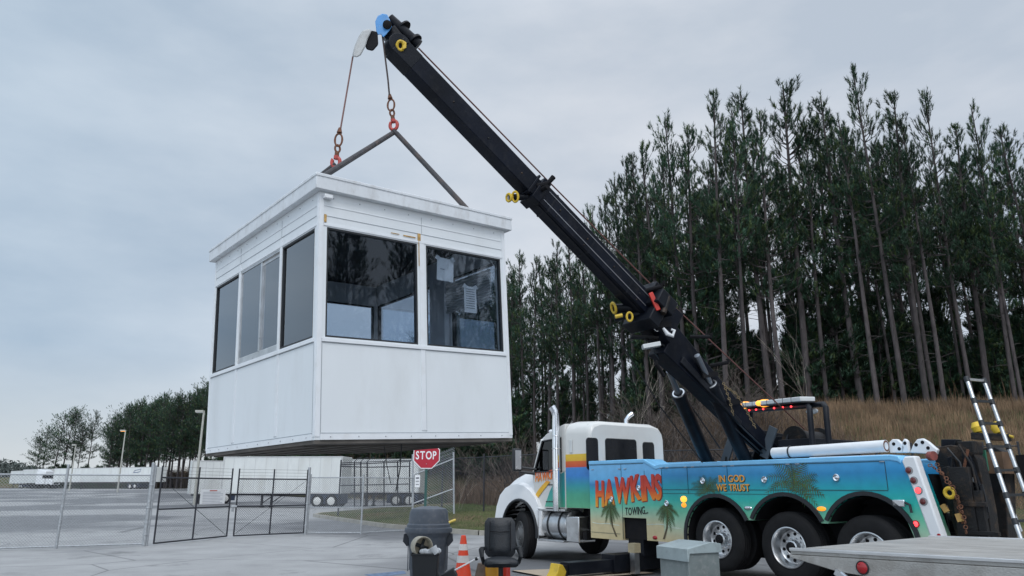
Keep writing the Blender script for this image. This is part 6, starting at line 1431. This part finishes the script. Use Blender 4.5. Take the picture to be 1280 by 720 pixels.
# ------------------------------------------------------------------ vegetation
def pine_mesh(seed, H=20., crown0=.48, rmax=1.9, dens=1.0, top_pt=1.0, kind=0, dead=10):
    r = random.Random(seed); tr_ = MB(); lf = MB(); asym = r.uniform(0, 6.28)
    bend = [Vector((0, 0, 0))]; n_ = 12; dx, dy = r.uniform(-.035, .035), r.uniform(-.035, .035)
    for i in range(1, n_+1):
        dx += r.uniform(-.015, .015); dy += r.uniform(-.015, .015); bend.append(Vector((bend[-1].x+dx*H/n_, bend[-1].y+dy*H/n_, H*i/n_)))
    def tp_(z):
        f_ = z/H*n_; i = min(n_-1, int(f_)); return bend[i].lerp(bend[i+1], f_-i)
    tr_.tube(bend, [H*.0082*(1-.88*i/n_)+.02 for i in range(n_+1)], 8)
    def tuft(p, d, ln, nn):
        d = d.normalized(); u = d.orthogonal().normalized(); v = d.cross(u)
        lf.cur = 1 if r.random() < .22 else 0
        for k in range(nn):
            a = r.uniform(0, 6.283); t = r.random(); base = p+d*ln*t; sp = r.uniform(.35, 1.0)
            q = (d*r.uniform(.5, 1.1)+(u*math.cos(a)+v*math.sin(a))*sp).normalized(); L_ = r.uniform(.18, .34); s_ = q.cross(d).normalized()*.021
            lf.add([base+s_, base-s_, base+q*L_], [(0, 1, 2)])
    z = crown0*H; k = 0
    while z < H*.985:
        f_ = (z/H-crown0)/(1-crown0)
        if kind == 0: rad = rmax*(min(1, .55+f_*2.2))*(1-f_)**.62+.18
        else: rad = rmax*math.sin(math.pi*min(1, (f_*.86+.14)))**.7+.3
        rad *= r.uniform(.7, 1.2); nb_ = (r.choice((0, 2, 3, 3, 4)) if f_ < .8 else r.choice((2, 3, 4)))
        for b_ in range(nb_):
            a = r.uniform(0, 6.283); L_ = rad*r.uniform(.5, 1.2)*(1+.3*math.cos(a-asym)); el = -.05+f_*.95+r.uniform(-.2, .25); p0 = tp_(z)
            d = Vector((math.cos(a)*math.cos(el), math.sin(a)*math.cos(el), math.sin(el))); p1 = p0+d*L_*.5; p2 = p0+d*L_+Vector((0, 0, L_*.18+.05))
            tr_.tube([p0, p1, p2], [.03+L_*.008, .02, .008], 3, caps=False)
            nt_ = max(2, int(L_*5.2*dens*(1-.4*max(0, f_-.3))))
            for j in range(nt_):
                t = .35+.65*(j+r.random())/nt_; q = p0.lerp(p1, t*2) if t < .5 else p1.lerp(p2, t*2-1)
                off = Vector((r.uniform(-1, 1), r.uniform(-1, 1), r.uniform(-.25, .6)))*(.34*L_*.5+.05); e = q+off
                if off.length > .25: tr_.tube([q, e], [.009, .005], 3, caps=False)
                tuft(e, Vector((off.x*.6+d.x*.4, off.y*.6+d.y*.4, .9)), r.uniform(.25, .45), 21)
            tuft(p2, Vector((d.x*.4, d.y*.4, 1)), .45, 20)
        z += H*(.018 if f_ < .8 else .022)*r.uniform(.7, 1.3)
    tuft(tp_(H*.985), Vector((0, 0, 1)), .75*top_pt, 40)
    for k in range(dead):   # dead lower limbs
        z = r.uniform(.12, crown0)*H; a = r.uniform(0, 6.283); L_ = r.uniform(.5, 1.8); p0 = tp_(z); d = Vector((math.cos(a), math.sin(a), r.uniform(-.25, .4)))
        tr_.tube([p0, p0+d*L_*.5+Vector((0, 0, .05)), p0+d*L_], [.022, .014, .005], 3, caps=False)
    return tr_.mesh('trunk', M_bark, 60), lf.mesh('crown', [M_needle, M_needle2], 0)
PV = [pine_mesh(100+i, 20, (.34, .38, .42, .36, .50, .46, .53, .48)[i], rng.uniform(1.7, 2.4), 1.0) for i in range(8)]
PF = [pine_mesh(200+i, 20, .36, 3.3, .9, kind=1, dead=6) for i in range(4)]
PS = [pine_mesh(300+i, 8, .10, 1.5, 1.1, dead=0) for i in range(3)]
def put_tree(name, meshes, x, y, z, hs, ws, label, group, lean=None):
    t = thing(name, label, 'tree', (x, y, z), rng.uniform(0, 6.28), group)
    t.scale = (ws, ws, hs)
    for nm, me in zip(('trunk', 'crown'), meshes):
        o = bpy.data.objects.new(nm, me); col.objects.link(o); o.parent = t
    return t
GP = 'pines in the stand on the bank'
def yfront(px): return float(np.interp(px, [600, 640, 700, 760, 820, 900, 1000, 1280, 1500], [92, 87, 76, 62, 51, 47, 45.5, 45, 44]))
tops = [(655, 322), (668, 328), (682, 330), (694, 312), (712, 296), (728, 290), (744, 268), (757, 248), (768, 226), (781, 208), (797, 196), (811, 182), (838, 152), (856, 168), (880, 124), (905, 142), (929, 114), (946, 150), (970, 103), (996, 160), (1030, 120), (1052, 150), (1075, 95), (1104, 126), (1128, 155), (1155, 124), (1180, 164), (1205, 138), (1222, 190), (1247, 166), (1272, 186), (1300, 170), (640, 338), (626, 345)]
pine_pts = []
special = {(1075, 95): 'tallest pine, its tip the highest point of the treeline', (970, 103): 'tall pine with a thin spire, second highest tip of the treeline', (838, 152): 'pine standing at the top of the treeline slope just right of the boom', (655, 322): 'small pine whose tip shows just right of the booth roof', (1272, 186): 'slender pine at the right edge of the treeline', (880, 124): 'tall pine, first high tip right of the boom'}
for i, (px, py) in enumerate(tops):
    Y = yfront(px)+rng.uniform(-1, 2.5); p = at_y(px, py, Y); z = hz_at(p.x, p.y); H = p.z-z
    pine_pts.append((p.x, p.y))
    lab = special.get((px, py), 'tall dark pine with bare lower trunk in the front of the wooded bank')
    put_tree('pine_tree', PV[i % 4 if i % 3 else 4 + i % 4], p.x, p.y, z, H/20, H/20*rng.uniform(.75, 1.15), lab, GP)
cnt = 0
for px in np.arange(620, 1420, 11):
    for row in range(1, 6):
        Y = yfront(px)+row*(4.2 if row > 1 else 3.2)+rng.uniform(-2, 2); q_ = px+rng.uniform(-14, 14); p = at_y(q_, 300, Y)
        if rng.random() < (.34 if row < 4 else .42): 
            if any((p.x-a)**2+(p.y-b)**2 < 2.2 for a, b in pine_pts): continue
            z = hz_at(p.x, p.y); top = np.interp(px, [620, 700, 760, 820, 900, 1000, 1075, 1280, 1420], [348, 316, 256, 186, 158, 152, 140, 192, 190])+rng.uniform(6, 90)
            H = min(24, max(12, at_y(q_, top, Y).z-z)); pine_pts.append((p.x, p.y)); cnt += 1
            put_tree('pine_tree', PV[rng.randrange(2, 8)], p.x, p.y, z, H/20, H/20*rng.uniform(.75, 1.2), 'dark pine deeper in the stand, behind the front trunks', GP)
# pines continuing behind the booth down to the far left, full crowned
for px in list(np.arange(140, 262, 6.2)) + list(np.arange(262, 640, 16)):
    for row in range(2):
        Y = float(np.interp(px, [140, 262, 400, 620], [182, 158, 132, 98]))+row*9+rng.uniform(-3, 3); p = at_y(px+rng.uniform(-3, 3), 560, Y); z = hz_at(p.x, p.y)
        top = np.interp(px, [140, 155, 185, 215, 240, 262, 400, 520, 620], [522, 506, 503, 496, 490, 478, 470, 420, 350])+rng.uniform(-4, 12)
        H = max(7, at_y(px, top, Y).z-z)
        put_tree('pine_tree', PF[rng.randrange(4)], p.x, p.y, z, H/20, H/20*rng.uniform(.9, 1.2), 'full crowned pine in the belt left of the hanging booth' if px < 262 else 'pine behind the hanging booth', 'pines left of and behind the booth')
for px, top in ((58, 536), (70, 519), (82, 512), (94, 517), (113, 516), (50, 548), (101, 530)):
    Y = 206+rng.uniform(-3, 3); p = at_y(px, 560, Y); z = hz_at(p.x, p.y); H = at_y(px, top, Y).z-z
    put_tree('pine_tree', PF[rng.randrange(4)], p.x, p.y, z, H/20, H/20*(1.25 if px < 100 else .95), 'lone slim pine right of the far left clump' if px == 113 else 'pine in the far left clump beyond the trailers', 'pines in the far left clump')
# a stand right of the frame, reflected in the booth windows
for k in range(66):
    x = rng.uniform(33, 52) + (k % 3)*3; y = -30+k*1.05+rng.uniform(-1, 1); z = max(0, hz_at(x, y)); 
    put_tree('pine_tree', PV[k % 8], x, y, z if z > 0 else 2.0, rng.uniform(.85, 1.1), 1.0, 'pine in the stand right of the picture, mirrored in the booth glass', 'pines mirrored in the booth glass')
# understorey: young evergreens between the trunks
for k in range(120):
    px = rng.uniform(636, 1320); Y = yfront(px)+rng.uniform(3, 16); p = at_y(px, 450, Y); z = hz_at(p.x, p.y); h_ = rng.uniform(.6, 1.25)
    put_tree('young_evergreen', PS[k % 3], p.x, p.y, z, h_, h_*1.3, 'low dark evergreen growing between the pine trunks', 'young evergreens under the pines')
for k in range(95):
    px = rng.uniform(60, 185) if k < 35 else rng.uniform(262, 645); Y = float(np.interp(px, [60, 262, 420, 645], [200, 150, 122, 86]))-rng.uniform(0, 4); p = at_y(px, 560, Y); z = hz_at(p.x, p.y); h_ = rng.uniform(.5, .9) if px < 200 else rng.uniform(.8, 1.3)
    put_tree('young_evergreen', PS[k % 3], p.x, p.y, z, h_, h_*1.6, 'dark evergreen bush at the foot of the far left pines' if px < 200 else 'dark evergreen bush seen under the hanging booth', 'bushes below the far pines')

def shrub_mesh(seed, H=3.2, stems=9, m=M_twig):
    r = random.Random(seed); mb = MB()
    def br(p, d, L_, rad, lv):
        n_ = 4; pts = [p]; dd3 = d.copy()
        for i in range(n_): dd3 = (dd3+Vector((r.uniform(-.22, .22), r.uniform(-.22, .22), r.uniform(-.12, .1)))).normalized(); pts.append(pts[-1]+dd3*L_/n_)
        mb.tube(pts, [rad*(1-.8*i/n_)+.003 for i in range(n_+1)], 3, caps=False)
        if lv > 0:
            for k in range(r.choice((3, 4, 5))):
                i = r.randrange(1, n_+1); q = (dd3+Vector((r.uniform(-1, 1), r.uniform(-1, 1), r.uniform(-.2, .6)))*.8).normalized(); br(pts[i], q, L_*r.uniform(.35, .6), rad*.5, lv-1)
    for k in range(stems): a = r.uniform(0, 6.283); br(Vector((r.uniform(-.3, .3), r.uniform(-.3, .3), 0)), Vector((math.cos(a)*.45, math.sin(a)*.45, 1)).normalized(), H*r.uniform(.6, 1), .022, 2)
    return mb.mesh('shrub', m, 0)
SH = [shrub_mesh(400+i) for i in range(5)]
TS = [shrub_mesh(450+i, 6.5, 3, mat('pale_bark', (.30, .26, .22), .9, var=.2, scale=2)) for i in range(2)]
for k in range(120):
    px = rng.uniform(425, 960); Y = rng.uniform(33, 40 if k % 2 else 70); p = at_y(px, 560, Y); z, d = hill([(p.x, p.y)])
    if d[0] < 7 or Y > yfront(px)-1: continue
    o = bpy.data.objects.new('bare_shrub', SH[k % 5]); col.objects.link(o); o.location = (p.x, p.y, float(z[0])); s_ = rng.uniform(.4, .9); o.scale = (s_*1.4, s_*1.4, s_); o.rotation_euler = (0, 0, rng.uniform(0, 6.28))
    tag(o, 'leafless grey brown shrub on the brushy bank behind the black fence', 'shrub', 'bare shrubs on the bank')
for i, (px, py, Y, lab) in enumerate([(795, 520, 40, 'pale leafless sapling with many upright stems above the truck cab'), (1008, 478, 43, 'thin pale leafless sapling standing before the pine trunks at right'), (575, 585, 36, 'pale leafless sapling beside the raked fence panel')]):
    p = at_y(px, py, Y); o = bpy.data.objects.new('bare_sapling', TS[i % 2]); col.objects.link(o); o.location = (p.x, p.y, hz_at(p.x, p.y)); s_ = (1.05, .8, .4)[i]; o.scale = (s_*.6, s_*.6, s_); tag(o, lab, 'sapling')
# ground cover: dry grass, brush, vines  (countless -> stuff)
def blades(name, n, region, hmin, hmax, wd, m, seed, lean=.35, bend=True):
    r = np.random.RandomState(seed); V = []; F = []
    P_ = region(r, n); z, d = hill(P_)
    ok = d > .2; P_ = P_[ok]; z = z[ok]; n = len(P_)
    h_ = r.uniform(hmin, hmax, n)*(.6+.6*r.rand(n)); a = r.uniform(0, 2*np.pi, n); la = r.uniform(0, 2*np.pi, n); ll = r.uniform(0, lean, n)*h_
    w_ = wd*(.6+.8*r.rand(n))
    base = np.c_[P_, z-.03]; s_ = np.c_[np.cos(a)*w_, np.sin(a)*w_, np.zeros(n)]
    mid = base+np.c_[np.cos(la)*ll*.35, np.sin(la)*ll*.35, h_*.6]; tip = base+np.c_[np.cos(la)*ll, np.sin(la)*ll, h_]
    V = np.concatenate([base-s_, base+s_, mid+s_*.7, mid-s_*.7, tip], 0)
    i = np.arange(n); me = bpy.data.meshes.new(name)
    fs = [(int(k), int(k+n), int(k+2*n), int(k+3*n)) for k in i]+[(int(k+3*n), int(k+2*n), int(k+4*n)) for k in i]
    me.from_pydata(V.tolist(), [], fs); me.materials.append(m); o = bpy.data.objects.new(name, me); col.objects.link(o); return o
def reg(x0, x1, y0, y1, cond=None):
    def f_(r, n):
        P_ = np.c_[r.uniform(x0, x1, n), r.uniform(y0, y1, n)]
        if cond is not None:
            z, d = hill(P_); P_ = P_[cond(P_, d)]
        return P_
    return f_
tag(blades('dry_grass', 150000, reg(2, 48, 22, 58, lambda P_, d: (d > 7.5) & (d < 33) & (P_[:, 1] < 50+P_[:, 0]*.1) & (P_[:, 0] > 3+.12*(P_[:, 1]-30))), .35, .85, .012, M_straw, 1), 'tall dry tan grass covering the slope below the pines', 'grass', kind='stuff')
tag(blades('tall_weeds', 2600, reg(2, 44, 24, 52, lambda P_, d: (d > 9) & (d < 27) & (np.sin(P_[:, 0]*.8)+np.cos(P_[:, 1]*1.1) > .2)), 1.0, 1.9, .012, mat('weed_stalk', (.11, .062, .035), .9, var=.4), 11, lean=.25), 'reddish brown weed stalks standing above the dry grass', 'weeds', kind='stuff')
tag(blades('brush', 110000, reg(-12, 16, 30, 84, lambda P_, d: (d > 6.5) & (d < 40)), .4, 1.4, .014, M_brush, 2, lean=.9), 'brown leafless brush and briars on the bank behind the truck', 'brush', kind='stuff')
tag(blades('green_vines', 26000, reg(-9, 8, 30, 44, lambda P_, d: (d > 6) & (np.sin(P_[:, 0]*.9)+np.cos(P_[:, 1]*.8+P_[:, 0]) > .5)), .2, .8, .03, M_vine, 3, lean=.9), 'green vines creeping over the brush behind the black fence', 'vines', kind='stuff')
tag(blades('verge_grass', 60000, reg(-11, 6, 23, 40, lambda P_, d: (d > .25) & (d < 7)), .04, .11, .008, mat('verge_blades', (.085, .118, .042), .9, var=.5, scale=.7), 4, lean=.8), 'short patchy grass on the verge beside the kerb', 'grass', kind='stuff')
tag(blades('far_brush', 70000, reg(-125, -14, 84, 215, lambda P_, d: (d > .5) & (d < 26)), 1.5, 4.2, .10, mat('far_scrub', (.075, .055, .036), .95, var=.6, scale=.12), 5, lean=.8), 'rusty brown scrub on the bank below the far pines', 'scrub', kind='stuff')
# far treeline at the left horizon: one mass
fm = MB(); r_ = random.Random(9)
for k in range(1500):
    px = r_.uniform(-140, 62); Y = r_.uniform(330, 380); top = np.interp(px, [-140, 0, 20, 45, 62], [560, 573, 577, 583, 590]); b = at_y(px, 606, Y); t_top = at_y(px, top, Y).z*r_.uniform(.7, 1.0)
    for j in range(5):
        c = Vector((b.x+r_.uniform(-3, 3), Y+r_.uniform(-3, 3), 1+(t_top-1)*r_.random()**.7)); s_ = 1.4
        a1 = Vector((r_.uniform(-s_, s_), r_.uniform(-s_, s_), r_.uniform(-s_, s_))); a2 = Vector((r_.uniform(-s_, s_), r_.uniform(-s_, s_), r_.uniform(-s_, s_)))
        fm.add([c, c+a1, c+a2], [(0, 1, 2)])
tag(fm.build('distant_woods', mat('distant_leaves', (.07, .085, .08), .9, var=.4, scale=.05), angle=0, fix=False), 'low hazy woods on the left horizon', 'woods', kind='stuff')
print('pines', cnt, 'objects', len(S.objects))
